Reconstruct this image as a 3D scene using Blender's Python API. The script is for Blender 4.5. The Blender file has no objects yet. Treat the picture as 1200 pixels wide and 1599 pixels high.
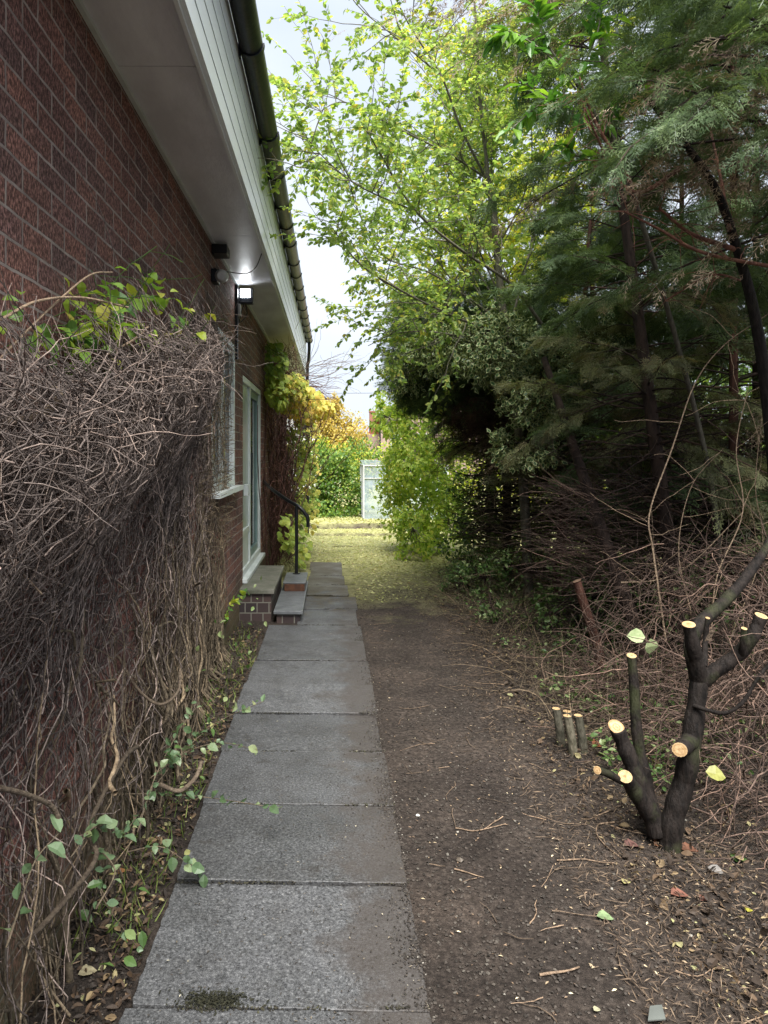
import bpy, math
import numpy as np
from mathutils import Vector, noise as mnoise
R = math.radians
rng = np.random.default_rng(11)
S = bpy.context.scene

# ------------------------------------------------------------------ camera, sky, sun, exposure
cam = bpy.data.cameras.new('camera'); cam_o = bpy.data.objects.new('camera', cam)
S.collection.objects.link(cam_o)
cam_o.location = (0, 0, 1.7); cam_o.rotation_euler = (R(90), 0, 0)
cam.sensor_fit = 'VERTICAL'; cam.sensor_height = 24; cam.lens = 1120/1599*24
cam.shift_x = 82/1599; cam.shift_y = -92.5/1599
cam.clip_start = 0.05; cam.clip_end = 2000
S.camera = cam_o
SUN_EL, SUN_AZ = R(60), R(172)
w = bpy.data.worlds.new('World'); S.world = w; w.use_nodes = True
wn = w.node_tree.nodes; wl = w.node_tree.links
bg = wn['Background']
sky = wn.new('ShaderNodeTexSky'); sky.sky_type = 'NISHITA'; sky.sun_disc = False
sky.sun_elevation = SUN_EL; sky.sun_rotation = SUN_AZ; sky.dust_density = 3; sky.altitude = 50
tc = wn.new('ShaderNodeTexCoord'); mp = wn.new('ShaderNodeMapping'); mp.inputs['Scale'].default_value = (1, 1, 2.2)
nz = wn.new('ShaderNodeTexNoise'); nz.inputs['Scale'].default_value = 1.6; nz.inputs['Detail'].default_value = 6
cr = wn.new('ShaderNodeValToRGB')
cr.color_ramp.elements[0].position = .35; cr.color_ramp.elements[0].color = (4.4, 5.0, 6.0, 1)
cr.color_ramp.elements[1].position = .66; cr.color_ramp.elements[1].color = (5.9, 6.3, 7.0, 1)
mx = wn.new('ShaderNodeMix'); mx.data_type = 'RGBA'; mx.inputs[0].default_value = .88
wl.new(tc.outputs['Generated'], mp.inputs['Vector']); wl.new(mp.outputs[0], nz.inputs['Vector'])
wl.new(nz.outputs[0], cr.inputs[0]); wl.new(sky.outputs[0], mx.inputs[6]); wl.new(cr.outputs[0], mx.inputs[7])
wl.new(mx.outputs[2], bg.inputs[0]); bg.inputs[1].default_value = 0.05
sl = bpy.data.lights.new('sun', 'SUN'); sl.energy = 3.2; sl.angle = R(40); sl.color = (1, .97, .92)
so = bpy.data.objects.new('sun', sl); S.collection.objects.link(so)
d = Vector((math.sin(SUN_AZ)*math.cos(SUN_EL), math.cos(SUN_AZ)*math.cos(SUN_EL), math.sin(SUN_EL)))
so.rotation_euler = d.to_track_quat('Z', 'Y').to_euler()
S.view_settings.view_transform = 'Standard'; S.view_settings.look = 'None'
S.view_settings.gamma = 1; S.view_settings.exposure = 1.88
S.cycles.max_bounces = 7; S.cycles.diffuse_bounces = 4; S.cycles.glossy_bounces = 3
S.cycles.transparent_max_bounces = 12; S.cycles.transmission_bounces = 5
S.cycles.use_denoising = True; S.cycles.sample_clamp_indirect = 6

# ------------------------------------------------------------------ helpers
F = 1120.0
def P(px, py, Y): return np.array([(px-518)*Y/F, Y, 1.7-(py-707)*Y/F])
def sm(a, b, x):
    t = np.clip((np.asarray(x, float)-a)/(b-a), 0, 1); return t*t*(3-2*t)
def gz(x, y):
    x = np.asarray(x, float); y = np.asarray(y, float)
    z = -.04*np.clip(y-10, 0, 14)
    z = z+.05*sm(17.3, 17.33, y)+.13*sm(19.1, 19.14, y)
    w_ = sm(-1.2, -.3, x)*sm(4.2, 3.2, x)
    for y0, a in ((14.4, .03), (17.2, .05), (19.0, .08)): z = z-a*w_*np.exp(-((y-y0)/.07)**2)
    z = z+.16*sm(1.6, 3.2, x)*sm(13, 9, y)
    return z
def gh(x, y):      # displaced ground height
    x = np.asarray(x, float); y = np.asarray(y, float)
    n = (np.sin(x*7.1+1.3*np.sin(y*3.3))*np.sin(y*5.7+np.cos(x*4.1))*.009
         + np.sin(x*23+2*np.sin(y*11))*np.sin(y*19+1.7*np.cos(x*13))*.004)
    amp = 1-.9*sm(.45, .30, x)*sm(-.8, -.62, x)*sm(12, 11, y)
    return gz(x, y)+n*amp+.012*sm(-.62, -.9, x)

def new_obj(name, me, parent=None, mats=()):
    o = bpy.data.objects.new(name, me); S.collection.objects.link(o)
    for m in mats: me.materials.append(m)
    if parent: o.parent = parent
    return o
def tag(o, label=None, cat=None, group=None, kind=None):
    if label: o['label'] = label
    if cat: o['category'] = cat
    if group: o['group'] = group
    if kind: o['kind'] = kind
    return o
def empty(name, label, cat, group=None, loc=(0, 0, 0)):
    o = bpy.data.objects.new(name, None); S.collection.objects.link(o); o.empty_display_size = .1
    o.location = loc
    return tag(o, label, cat, group)

class G:
    """collects polygons, links them as one mesh (world coordinates; origin moved for parented pieces)"""
    def __init__(s): s.v = []; s.f = []; s.l = []; s.r = []; s.m = []; s.s = []; s.n = 0
    def add(s, v, faces, rnd=.5, mat=0, smooth=False):
        """faces: int array (M,k)"""
        v = np.asarray(v, float).reshape(-1, 3); faces = np.asarray(faces)
        s.v.append(v); s.f.append((faces+s.n).ravel()); M, k = faces.shape
        s.l.append(np.full(M, k)); s.r.append(np.broadcast_to(np.asarray(rnd, float), (M,)))
        s.m.append(np.broadcast_to(np.asarray(mat), (M,))); s.s.append(np.full(M, smooth)); s.n += len(v)
    def box(s, x0, x1, y0, y1, z0, z1, rnd=.5, mat=0):
        v = [(x, y, z) for z in (z0, z1) for y in (y0, y1) for x in (x0, x1)]
        s.add(v, [(0, 2, 3, 1), (4, 5, 7, 6), (0, 1, 5, 4), (2, 6, 7, 3), (0, 4, 6, 2), (1, 3, 7, 5)], rnd, mat)
    def tube(s, pts, rad, sides=5, rnd=.5, cap=True, mat=0, capmat=None):
        pts = np.asarray(pts, float); n = len(pts); rad = np.broadcast_to(np.asarray(rad, float), (n,))
        t = np.gradient(pts, axis=0); t /= np.linalg.norm(t, axis=1)[:, None]+1e-9
        ref = np.array([0, 0, 1.]) if abs(t[:, 2]).mean() < .8 else np.array([1., 0, 0])
        a = np.cross(t, ref); a /= np.linalg.norm(a, axis=1)[:, None]+1e-9; b = np.cross(t, a)
        th = np.linspace(0, 2*np.pi, sides, endpoint=False)
        ring = pts[:, None]+rad[:, None, None]*(np.cos(th)[None, :, None]*a[:, None]+np.sin(th)[None, :, None]*b[:, None])
        i = np.arange(n-1)[:, None]*sides; j = np.arange(sides)[None]; k = (j+1) % sides
        q = np.stack([i+j, i+k, i+sides+k, i+sides+j], -1).reshape(-1, 4)
        s.add(ring, q, rnd, mat, True)
        if cap:
            for e, fl in ((0, False), (n-1, True)):
                r = ring[e]; o = np.arange(sides)[None]
                if not fl: o = o[:, ::-1]
                s.add(r, o, rnd, mat if (capmat is None or e == 0) else capmat)
    def scatter(s, proto, pos, dr, nr, size, rnd=None):
        """proto=(verts (k,3) [x side, y along, z normal], [(faces, mat)...])"""
        pos = np.asarray(pos, float); N = len(pos)
        if N == 0: return
        y = np.asarray(dr, float); y = y/(np.linalg.norm(y, axis=1)[:, None]+1e-9)
        x = np.cross(y, nr); x /= np.linalg.norm(x, axis=1)[:, None]+1e-9
        z = np.cross(x, y); pv = proto[0]; k = len(pv)
        size = np.asarray(size, float)
        if size.ndim == 0: size = np.full(N, float(size))
        if rnd is None: rnd = rng.random(N)
        V = pos[:, None]+size[:, None, None]*(pv[None, :, 0:1]*x[:, None]+pv[None, :, 1:2]*y[:, None]+pv[None, :, 2:3]*z[:, None])
        base = s.n
        first = True
        for fc, mt in proto[1]:
            fc = np.asarray(fc); M = len(fc)
            idx = (np.arange(N)*k)[:, None, None]+fc[None]
            if first:
                s.add(V.reshape(-1, 3), idx.reshape(-1, fc.shape[1]), np.repeat(rnd, M), mt); first = False
            else:
                s.f.append((idx+base).reshape(-1)); s.l.append(np.full(N*M, fc.shape[1])); s.r.append(np.repeat(rnd, M))
                s.m.append(np.full(N*M, mt)); s.s.append(np.full(N*M, False))
    def build(s, name, mats, parent=None, origin=None):
        v = np.concatenate(s.v); f = np.concatenate(s.f); l = np.concatenate(s.l)
        if origin is None and parent is None: origin = np.array([v[:, 0].mean(), v[:, 1].mean(), v[:, 2].min()])
        if parent is not None: origin = np.array(parent.matrix_world.translation) if parent.parent else np.array(parent.location)
        v = v-origin
        me = bpy.data.meshes.new(name)
        me.vertices.add(len(v)); me.vertices.foreach_set('co', v.astype(np.float32).ravel())
        me.loops.add(len(f)); me.loops.foreach_set('vertex_index', f.astype(np.int32))
        me.polygons.add(len(l)); st = np.concatenate([[0], np.cumsum(l)[:-1]])
        me.polygons.foreach_set('loop_start', st.astype(np.int32))
        me.polygons.foreach_set('material_index', np.concatenate(s.m).astype(np.int32))
        me.polygons.foreach_set('use_smooth', np.concatenate(s.s))
        at = me.attributes.new('rnd', 'FLOAT', 'FACE'); at.data.foreach_set('value', np.concatenate(s.r).astype(np.float32))
        me.update(calc_edges=True)
        if not isinstance(mats, (list, tuple)): mats = [mats]
        o = new_obj(name, me, parent, mats)
        if parent is None: o.location = origin
        else: o.location = (0, 0, 0)
        return o

def bevel(o, wd, seg=2):
    m = o.modifiers.new('bevel', 'BEVEL'); m.width = wd; m.segments = seg; m.limit_method = 'ANGLE'; return o
def spline(pts, n=8):
    p = np.asarray(pts, float)
    if len(p) < 3: return np.linspace(p[0], p[-1], n)
    q = np.vstack([2*p[0]-p[1], p, 2*p[-1]-p[-2]]); out = []
    for i in range(1, len(q)-2):
        t = np.linspace(0, 1, n, endpoint=False)[:, None]
        a, b, c, e = q[i-1], q[i], q[i+1], q[i+2]
        out.append(.5*((2*b)+(c-a)*t+(2*a-5*b+4*c-e)*t**2+(3*b-a-3*c+e)*t**3))
    out.append(p[-1:]); return np.vstack(out)
def unit(v): v = np.asarray(v, float); return v/(np.linalg.norm(v, axis=-1, keepdims=True)+1e-9)
def rdir(n): return unit(rng.normal(size=(n, 3)))

# ------------------------------------------------------------------ materials
def base(name, rough=.7, spec=.5):
    m = bpy.data.materials.new(name); m.use_nodes = True; nt = m.node_tree
    b = nt.nodes['Principled BSDF']; b.inputs['Roughness'].default_value = rough
    b.inputs['Specular IOR Level'].default_value = spec
    return m, nt, b
def N(nt, t, **k):
    n = nt.nodes.new('ShaderNode'+t)
    for a, v in k.items():
        if a in n.inputs.keys(): n.inputs[a].default_value = v
        else: setattr(n, a, v)
    return n
def ramp(nt, src, stops):
    r = N(nt, 'ValToRGB'); e = r.color_ramp.elements
    while len(e) < len(stops): e.new(.5)
    for i, (p, c) in enumerate(stops): e[i].position = p; e[i].color = (*c, 1) if len(c) == 3 else c
    nt.links.new(src, r.inputs[0]); return r.outputs[0]
def coord(nt, scale=(1, 1, 1), kind='Object'):
    tc = N(nt, 'TexCoord'); mp = N(nt, 'Mapping'); mp.inputs['Scale'].default_value = scale
    nt.links.new(tc.outputs[kind], mp.inputs[0]); return mp.outputs[0]
def noise(nt, vec, sc, det=5, rough=.6):
    n = N(nt, 'TexNoise'); n.inputs['Scale'].default_value = sc; n.inputs['Detail'].default_value = det
    n.inputs['Roughness'].default_value = rough; nt.links.new(vec, n.inputs['Vector']); return n.outputs[0]
def mixc(nt, fac, a, b, mode='MIX'):
    m = N(nt, 'Mix', data_type='RGBA', blend_type=mode)
    for s, i in ((fac, 0), (a, 6), (b, 7)):
        if isinstance(s, (int, float)): m.inputs[i].default_value = s
        elif isinstance(s, tuple): m.inputs[i].default_value = (*s, 1)
        else: nt.links.new(s, m.inputs[i])
    return m.outputs[2]
def bump(nt, b, h, dist=.01, st=1.0):
    n = N(nt, 'Bump'); n.inputs['Distance'].default_value = dist; n.inputs['Strength'].default_value = st
    nt.links.new(h, n.inputs['Height']); nt.links.new(n.outputs[0], b.inputs['Normal']); return n
def math_(nt, op, a, b=None):
    m = N(nt, 'Math', operation=op)
    for s, i in ((a, 0), (b, 1)):
        if s is None: continue
        if isinstance(s, (int, float)): m.inputs[i].default_value = s
        else: nt.links.new(s, m.inputs[i])
    return m.outputs[0]
def sepz(nt):
    g = N(nt, 'NewGeometry'); s = N(nt, 'SeparateXYZ'); nt.links.new(g.outputs['Position'], s.inputs[0]); return s

def simple(name, c1, c2=None, sc=8, rough=.6, spec=.5, bd=0, bsc=40, stretch=(1, 1, 1), metal=0):
    m, nt, b = base(name, rough, spec); v = coord(nt, stretch)
    n = noise(nt, v, sc); c2 = c2 or tuple(x*.75 for x in c1)
    nt.links.new(ramp(nt, n, [(.35, c2), (.65, c1)]), b.inputs['Base Color'])
    b.inputs['Metallic'].default_value = metal
    if bd: bump(nt, b, noise(nt, v, bsc), bd)
    return m
def leafmat(name, stops, trans=.35, rough=.5, tcol=1.5, spot=0.0):
    m = bpy.data.materials.new(name); m.use_nodes = True; nt = m.node_tree
    b = nt.nodes['Principled BSDF']; b.inputs['Roughness'].default_value = rough
    b.inputs['Specular IOR Level'].default_value = .4
    a = N(nt, 'Attribute', attribute_name='rnd')
    c = ramp(nt, a.outputs['Fac'], stops)
    n = noise(nt, coord(nt), 1.7, 3)
    c = mixc(nt, .35, c, ramp(nt, n, [(.3, (.55, .6, .5)), (.7, (1.25, 1.2, 1.1))]), 'MULTIPLY')
    if spot:
        s = noise(nt, coord(nt), 60, 3); c = mixc(nt, ramp(nt, s, [(.6, (0, 0, 0)), (.72, (spot,)*3)]), c, (.12, .07, .03))
    nt.links.new(c, b.inputs['Base Color'])
    t = N(nt, 'BsdfTranslucent'); tm = mixc(nt, 1.0, c, (tcol, tcol, tcol*.5), 'MULTIPLY'); nt.links.new(tm, t.inputs[0])
    ms = N(nt, 'MixShader'); ms.inputs[0].default_value = trans
    out = nt.nodes['Material Output']
    nt.links.new(b.outputs[0], ms.inputs[1]); nt.links.new(t.outputs[0], ms.inputs[2]); nt.links.new(ms.outputs[0], out.inputs[0])
    return m
def barkmat(name, c1, c2, sc=30, stretch=(1, 1, .25), rough=.85, moss=0, spec=.3):
    m, nt, b = base(name, rough, spec); v = coord(nt, stretch)
    c = ramp(nt, noise(nt, v, sc, 6), [(.32, c2), (.62, c1)])
    a = N(nt, 'Attribute', attribute_name='rnd')
    c = mixc(nt, 1.0, c, ramp(nt, a.outputs['Fac'], [(0, (.35, .35, .35)), (.8, (1.1, 1.1, 1.1)), (1, (2.1, 2.0, 1.9))]), 'MULTIPLY')
    if moss:
        c = mixc(nt, ramp(nt, noise(nt, coord(nt), 6, 4), [(.52, (0, 0, 0)), (.66, (moss,)*3)]), c, (.06, .075, .025))
    nt.links.new(c, b.inputs['Base Color']); bump(nt, b, noise(nt, v, sc*1.2, 6), .014); return m

def brickmat():
    m, nt, b = base('dark_rustic_brick', .85, .25)
    g = N(nt, 'NewGeometry'); s = N(nt, 'SeparateXYZ'); nt.links.new(g.outputs['Position'], s.inputs[0])
    sum_ = math_(nt, 'ADD', s.outputs[0], s.outputs[1])
    c = N(nt, 'CombineXYZ'); nt.links.new(sum_, c.inputs[0]); nt.links.new(s.outputs[2], c.inputs[1])
    wob = N(nt, 'TexNoise'); wob.inputs['Scale'].default_value = 9; nt.links.new(c.outputs[0], wob.inputs['Vector'])
    vm = N(nt, 'VectorMath', operation='MULTIPLY_ADD'); nt.links.new(wob.outputs['Color'], vm.inputs[0])
    vm.inputs[1].default_value = (.016, .012, 0); nt.links.new(c.outputs[0], vm.inputs[2])
    br = N(nt, 'TexBrick'); nt.links.new(vm.outputs[0], br.inputs['Vector'])
    br.inputs['Scale'].default_value = 1; br.inputs['Brick Width'].default_value = .225; br.inputs['Row Height'].default_value = .083
    br.inputs['Mortar Size'].default_value = .0058; br.inputs['Mortar Smooth'].default_value = .25; br.offset = .5
    br.inputs['Color1'].default_value = (0, 0, 0, 1); br.inputs['Color2'].default_value = (1, 1, 1, 1); br.inputs['Mortar'].default_value = (.5, .5, .5, 1)
    br.inputs['Bias'].default_value = 0
    col = ramp(nt, br.outputs['Color'], [(0, (.11, .066, .060)), (.35, (.165, .086, .070)), (.7, (.20, .098, .076)), (1, (.15, .085, .076))])
    mp = N(nt, 'Mapping'); mp.inputs['Scale'].default_value = (130, 130, 55); nt.links.new(g.outputs['Position'], mp.inputs[0])
    st = noise(nt, mp.outputs[0], 1.0, 4, .7)
    col = mixc(nt, .9, col, ramp(nt, st, [(.40, (.32, .31, .33)), (.50, (.9, .88, .87)), (.60, (2.5, 2.6, 2.6))]), 'MULTIPLY')
    big = noise(nt, g.outputs['Position'], 1.1, 4)
    col = mixc(nt, .75, col, ramp(nt, big, [(.35, (.55, .5, .55)), (.65, (1.3, 1.2, 1.15))]), 'MULTIPLY')
    mort = ramp(nt, noise(nt, g.outputs['Position'], 9, 4), [(.3, (.17, .135, .12)), (.7, (.40, .33, .29))])
    col = mixc(nt, br.outputs['Fac'], col, mort)
    zz = math_(nt, 'SUBTRACT', .62, s.outputs[2]); mo = math_(nt, 'MULTIPLY', zz, noise(nt, g.outputs['Position'], 5, 4))
    mo = math_(nt, 'MULTIPLY', mo, 3.4)
    col = mixc(nt, ramp(nt, mo, [(.15, (0, 0, 0)), (.8, (.75, .75, .75))]), col, (.105, .10, .05))
    nt.links.new(col, b.inputs['Base Color'])
    h = math_(nt, 'SUBTRACT', math_(nt, 'MULTIPLY', st, .8), br.outputs['Fac'])
    bump(nt, b, h, .010, 1); return m
BRICK = brickmat()

def slabmat():
    m, nt, b = base('speckled_concrete', .5, .5)
    g = N(nt, 'NewGeometry'); v = g.outputs['Position']; oi = N(nt, 'ObjectInfo')
    c = ramp(nt, noise(nt, v, 105, 6, .85), [(.37, (.009, .009, .010)), (.46, (.056, .057, .059)), (.56, (.104, .106, .109)), (.64, (.23, .23, .23))])
    c = mixc(nt, .55, c, ramp(nt, noise(nt, v, 4.5, 6), [(.34, (.6, .58, .56)), (.5, (.95, .95, .95)), (.66, (1.15, 1.15, 1.17))]), 'MULTIPLY')
    c = mixc(nt, 1.0, c, ramp(nt, oi.outputs['Random'], [(0, (.86, .86, .85)), (1, (1.12, 1.12, 1.12))]), 'MULTIPLY')
    s = N(nt, 'SeparateXYZ'); nt.links.new(v, s.inputs[0])
    # trodden soil lies on the right hand side of the slabs and in patches
    e = math_(nt, 'ADD', math_(nt, 'MULTIPLY', s.outputs[0], 1.35), math_(nt, 'MULTIPLY', noise(nt, v, 3.2, 7, .7), 1.5))
    c = mixc(nt, ramp(nt, e, [(.75, (0, 0, 0)), (1.6, (.75, .75, .75))]), c, (.050, .041, .035))
    st_ = noise(nt, v, 11, 8, .8); c = mixc(nt, ramp(nt, st_, [(.56, (0, 0, 0)), (.68, (.75, .75, .75))]), c, (.028, .024, .02))
    f2 = math_(nt, 'ADD', math_(nt, 'MULTIPLY', math_(nt, 'SUBTRACT', s.outputs[1], 7.5), .22), math_(nt, 'MULTIPLY', noise(nt, v, 5, 7, .75), 1.6))
    c = mixc(nt, ramp(nt, f2, [(.9, (0, 0, 0)), (1.35, (.75, .75, .75))]), c, (.085, .07, .04))
    nt.links.new(c, b.inputs['Base Color'])
    rr = ramp(nt, noise(nt, v, 2.6, 4), [(.38, (.42,)*3), (.62, (.72,)*3)]); nt.links.new(rr, b.inputs['Roughness'])
    h = math_(nt, 'ADD', noise(nt, v, 240, 3), math_(nt, 'MULTIPLY', noise(nt, v, 22, 4), 2.2)); bump(nt, b, h, .0022, .8); return m
SLAB = slabmat()

def groundmat():
    m, nt, b = base('soil_and_mown_grass', .93, .2)
    g = N(nt, 'NewGeometry'); v = g.outputs['Position']; s = N(nt, 'SeparateXYZ'); nt.links.new(v, s.inputs[0])
    soil = ramp(nt, noise(nt, v, 42, 8, .75), [(.3, (.015, .012, .010)), (.5, (.050, .040, .034)), (.68, (.112, .092, .078))])
    soil = mixc(nt, .7, soil, ramp(nt, noise(nt, v, 2.1, 6), [(.32, (.45, .42, .40)), (.5, (.95, .93, .9)), (.68, (1.7, 1.6, 1.5))]), 'MULTIPLY')
    sp = noise(nt, v, 210, 2); soil = mixc(nt, ramp(nt, sp, [(.70, (0, 0, 0)), (.76, (.5, .5, .5))]), soil, (.2, .17, .13))
    gr = ramp(nt, noise(nt, v, 14, 6, .7), [(.3, (.19, .19, .075)), (.55, (.40, .40, .19)), (.75, (.55, .53, .29))])
    gr = mixc(nt, .6, gr, ramp(nt, noise(nt, v, 1.1, 5), [(.35, (.62, .6, .6)), (.65, (1.25, 1.2, 1.1))]), 'MULTIPLY')
    y = math_(nt, 'ADD', s.outputs[1], math_(nt, 'MULTIPLY', noise(nt, v, 1.6, 6, .7), 5.0))
    f = ramp(nt, math_(nt, 'MULTIPLY', y, .05), [(.50, (0, 0, 0)), (.66, (1, 1, 1))])
    for y0 in (14.4, 17.22, 19.05):
        dd_ = math_(nt, 'ABSOLUTE', math_(nt, 'SUBTRACT', s.outputs[1], y0)); k_ = math_(nt, 'ADD', dd_, math_(nt, 'MULTIPLY', noise(nt, v, 2.2, 5), .22))
        f = mixc(nt, ramp(nt, k_, [(.15, (1, 1, 1)), (.26, (0, 0, 0))]), f, (.0, .0, .0))
    nt.links.new(mixc(nt, f, soil, gr), b.inputs['Base Color'])
    h = math_(nt, 'ADD', noise(nt, v, 55, 8, .75), math_(nt, 'MULTIPLY', noise(nt, v, 9, 6), 2.0)); bump(nt, b, h, .022, 1.0)
    return m
GROUND = groundmat()
WHITEPVC = simple('white_upvc', (.62, .66, .66), (.50, .55, .54), 5, .35)
SOFFITM = simple('painted_soffit_board', (.76, .77, .82), (.62, .62, .67), 5.5, .38, .35, .002, 45, (1, .35, 1))
FASCIAM = simple('grey_white_cladding', (.78, .81, .83), (.66, .70, .72), 3, .35, .5, .0012, 25, (1, .15, 1))
BLACKPL = simple('black_gutter_plastic', (.014, .017, .022), (.008, .009, .012), 12, .35, .35, .002, 30)
BLACKMT = simple('black_painted_steel', (.012, .012, .013), None, 30, .3)
ROOFM = simple('roof_felt', (.05, .05, .055), None, 10, .9)
GREYBOX = simple('pale_grey_plastic', (.45, .44, .42), None, 8, .5)
STEPM = simple('worn_step_slab', (.21, .20, .17), (.10, .105, .075), 7, .45, .5, .003, 120)
STEPM2 = simple('wet_grey_step_slab', (.17, .18, .19), (.10, .105, .11), 9, .4, .5, .003, 160)
BROWNBR = simple('brown_brick_face', (.13, .058, .032), (.07, .035, .024), 30, .8, .3, .003, 90)
def stepbrick():
    m, nt, b = base('dark_engineering_brick', .7, .3)
    g = N(nt, 'NewGeometry'); s = N(nt, 'SeparateXYZ'); nt.links.new(g.outputs['Position'], s.inputs[0])
    c = N(nt, 'CombineXYZ'); nt.links.new(math_(nt, 'ADD', s.outputs[0], s.outputs[1]), c.inputs[0]); nt.links.new(math_(nt, 'ADD', s.outputs[2], .02), c.inputs[1])
    br = N(nt, 'TexBrick'); nt.links.new(c.outputs[0], br.inputs['Vector']); br.inputs['Scale'].default_value = 1
    br.inputs['Brick Width'].default_value = .12; br.inputs['Row Height'].default_value = .105; br.inputs['Mortar Size'].default_value = .006
    br.inputs['Color1'].default_value = (.035, .028, .03, 1); br.inputs['Color2'].default_value = (.075, .05, .045, 1); br.inputs['Mortar'].default_value = (.19, .18, .15, 1)
    nt.links.new(br.outputs['Color'], b.inputs['Base Color']); bump(nt, b, math_(nt, 'SUBTRACT', 1, br.outputs['Fac']), .006); return m
STEPBR = stepbrick()
def glass(name, tint=(.8, .9, .9), tr=.6, dirt=.0):
    m = bpy.data.materials.new(name); m.use_nodes = True; nt = m.node_tree; b = nt.nodes['Principled BSDF']
    b.inputs['Base Color'].default_value = (*tint, 1); b.inputs['Roughness'].default_value = .04
    t = N(nt, 'BsdfTransparent'); t.inputs[0].default_value = (*[.75+.25*x for x in tint], 1)
    ms = N(nt, 'MixShader')
    if dirt:
        n = noise(nt, coord(nt), 3, 6); r = ramp(nt, n, [(.35, (tr,)*3), (.7, (tr-dirt,)*3)]); nt.links.new(r, ms.inputs[0])
        b.inputs['Roughness'].default_value = .25
    else: ms.inputs[0].default_value = tr
    nt.links.new(b.outputs[0], ms.inputs[1]); nt.links.new(t.outputs[0], ms.inputs[2]); nt.links.new(ms.outputs[0], nt.nodes['Material Output'].inputs[0]); return m
WINGLASS = glass('window_glass', (.03, .04, .045), .25)
DOORGLASS = glass('dark_teal_door_glass', (.01, .05, .05), .1)
FROST = simple('frosted_white_glazing', (.40, .47, .46), (.33, .40, .39), 3, .2)
GHGLASS = glass('dusty_greenhouse_glass', (.42, .50, .56), .78, .35)
ALU = simple('dull_aluminium', (.55, .56, .56), (.42, .43, .43), 6, .45, .5)
DEADTWIG = barkmat('dry_vine_stem', (.33, .265, .23), (.10, .075, .066), 40, (1, 1, 1))
DEADTWIG2 = barkmat('brown_lower_vine_stem', (.23, .18, .12), (.07, .052, .035), 40, (1, 1, 1))
BENTM = barkmat('pale_bent_stem', (.26, .20, .14), (.12, .085, .06), 60, (1, 1, 1))
BARKD = barkmat('dark_wet_bark', (.024, .018, .015), (.005, .004, .0035), 45, (1, 1, .3), .75, .3, .2)
BARKR = barkmat('reddish_conifer_bark', (.14, .065, .045), (.045, .022, .018), 25)
BARKG = barkmat('grey_green_bark', (.24, .22, .17), (.11, .10, .075), 35)
BARKDK = barkmat('dark_conifer_bark', (.075, .048, .038), (.02, .014, .012), 25)
BRUSHM = barkmat('dead_reddish_brown_twigs', (.20, .135, .105), (.06, .04, .032), 40, (1, 1, 1))
STICKM = barkmat('fallen_twig_bark', (.20, .145, .10), (.07, .05, .035), 60, (1, 1, 1))
def cutmat():
    m, nt, b = base('fresh_cut_wood', .6, .3); v = coord(nt)
    c = ramp(nt, noise(nt, v, 70, 5), [(.3, (.34, .22, .10)), (.55, (.52, .38, .21)), (.8, (.60, .47, .29))])
    a = N(nt, 'Attribute', attribute_name='rnd'); c = mixc(nt, 1.0, c, ramp(nt, a.outputs['Fac'], [(0, (.62, .5, .38)), (.6, (1, .95, .9))]), 'MULTIPLY')
    c = mixc(nt, ramp(nt, noise(nt, v, 25, 5), [(.55, (0, 0, 0)), (.72, (.6, .6, .6))]), c, (.22, .13, .07))
    nt.links.new(c, b.inputs['Base Color']); bump(nt, b, noise(nt, v, 220), .003); return m
CUT = cutmat()
L_TREE = leafmat('light_green_tree_leaf', [(0, (.15, .24, .08)), (.35, (.24, .36, .11)), (.78, (.38, .49, .15)), (.93, (.52, .56, .16)), (1, (.6, .5, .14))], .5, .5, 1.5)
L_TREE2 = leafmat('yellow_green_far_leaf', [(0, (.26, .34, .05)), (.6, (.46, .54, .08)), (1, (.65, .55, .09))], .5, .5, 1.4)
L_SHRUB = leafmat('bright_shrub_leaf', [(0, (.17, .28, .06)), (.5, (.38, .52, .11)), (.85, (.56, .64, .17)), (1, (.66, .62, .2))], .55, .45, 1.4)
L_HEDGE = leafmat('hedge_leaf', [(0, (.06, .13, .025)), (.6, (.13, .24, .04)), (1, (.30, .36, .06))], .35, .4)
L_YEL = leafmat('golden_autumn_leaf', [(0, (.36, .33, .09)), (.5, (.56, .43, .11)), (1, (.66, .50, .18))], .45, .5, 1.2)
L_CON = leafmat('blue_green_conifer_frond', [(0, (.050, .082, .040)), (.5, (.10, .16, .072)), (1, (.19, .26, .11))], .3, .5, 1.2)
L_CONB = leafmat('dead_brown_conifer_frond', [(0, (.12, .08, .06)), (.5, (.26, .18, .125)), (1, (.48, .38, .27))], .15, .7, 1.2)
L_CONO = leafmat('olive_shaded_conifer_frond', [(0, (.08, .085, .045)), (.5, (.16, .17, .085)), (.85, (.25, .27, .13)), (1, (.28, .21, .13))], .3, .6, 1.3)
L_HOLLY = leafmat('holly_leaf_centre', [(0, (.035, .075, .03)), (.6, (.065, .135, .05)), (1, (.10, .18, .07))], .1, .3)
L_HOLLYM = leafmat('holly_leaf_cream_margin', [(0, (.26, .31, .13)), (1, (.58, .62, .36))], .15, .35)
L_LAUREL = leafmat('laurel_leaf', [(0, (.035, .10, .02)), (.5, (.09, .22, .03)), (1, (.24, .40, .05))], .4, .3, 1.6)
L_IVY = leafmat('vine_top_leaf', [(0, (.08, .19, .06)), (.5, (.25, .42, .06)), (.85, (.48, .56, .08)), (1, (.5, .44, .1))], .4, .4)
L_CLIMB = leafmat('autumn_climber_leaf', [(0, (.16, .28, .06)), (.35, (.42, .50, .10)), (.7, (.74, .66, .17)), (1, (.85, .58, .16))], .4, .5, 1.3)
L_SPRIG = leafmat('pale_sprig_leaf', [(0, (.07, .12, .05)), (.6, (.14, .22, .12)), (.9, (.26, .33, .18)), (1, (.34, .32, .12))], .25, .4, 1.3, .6)
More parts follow.
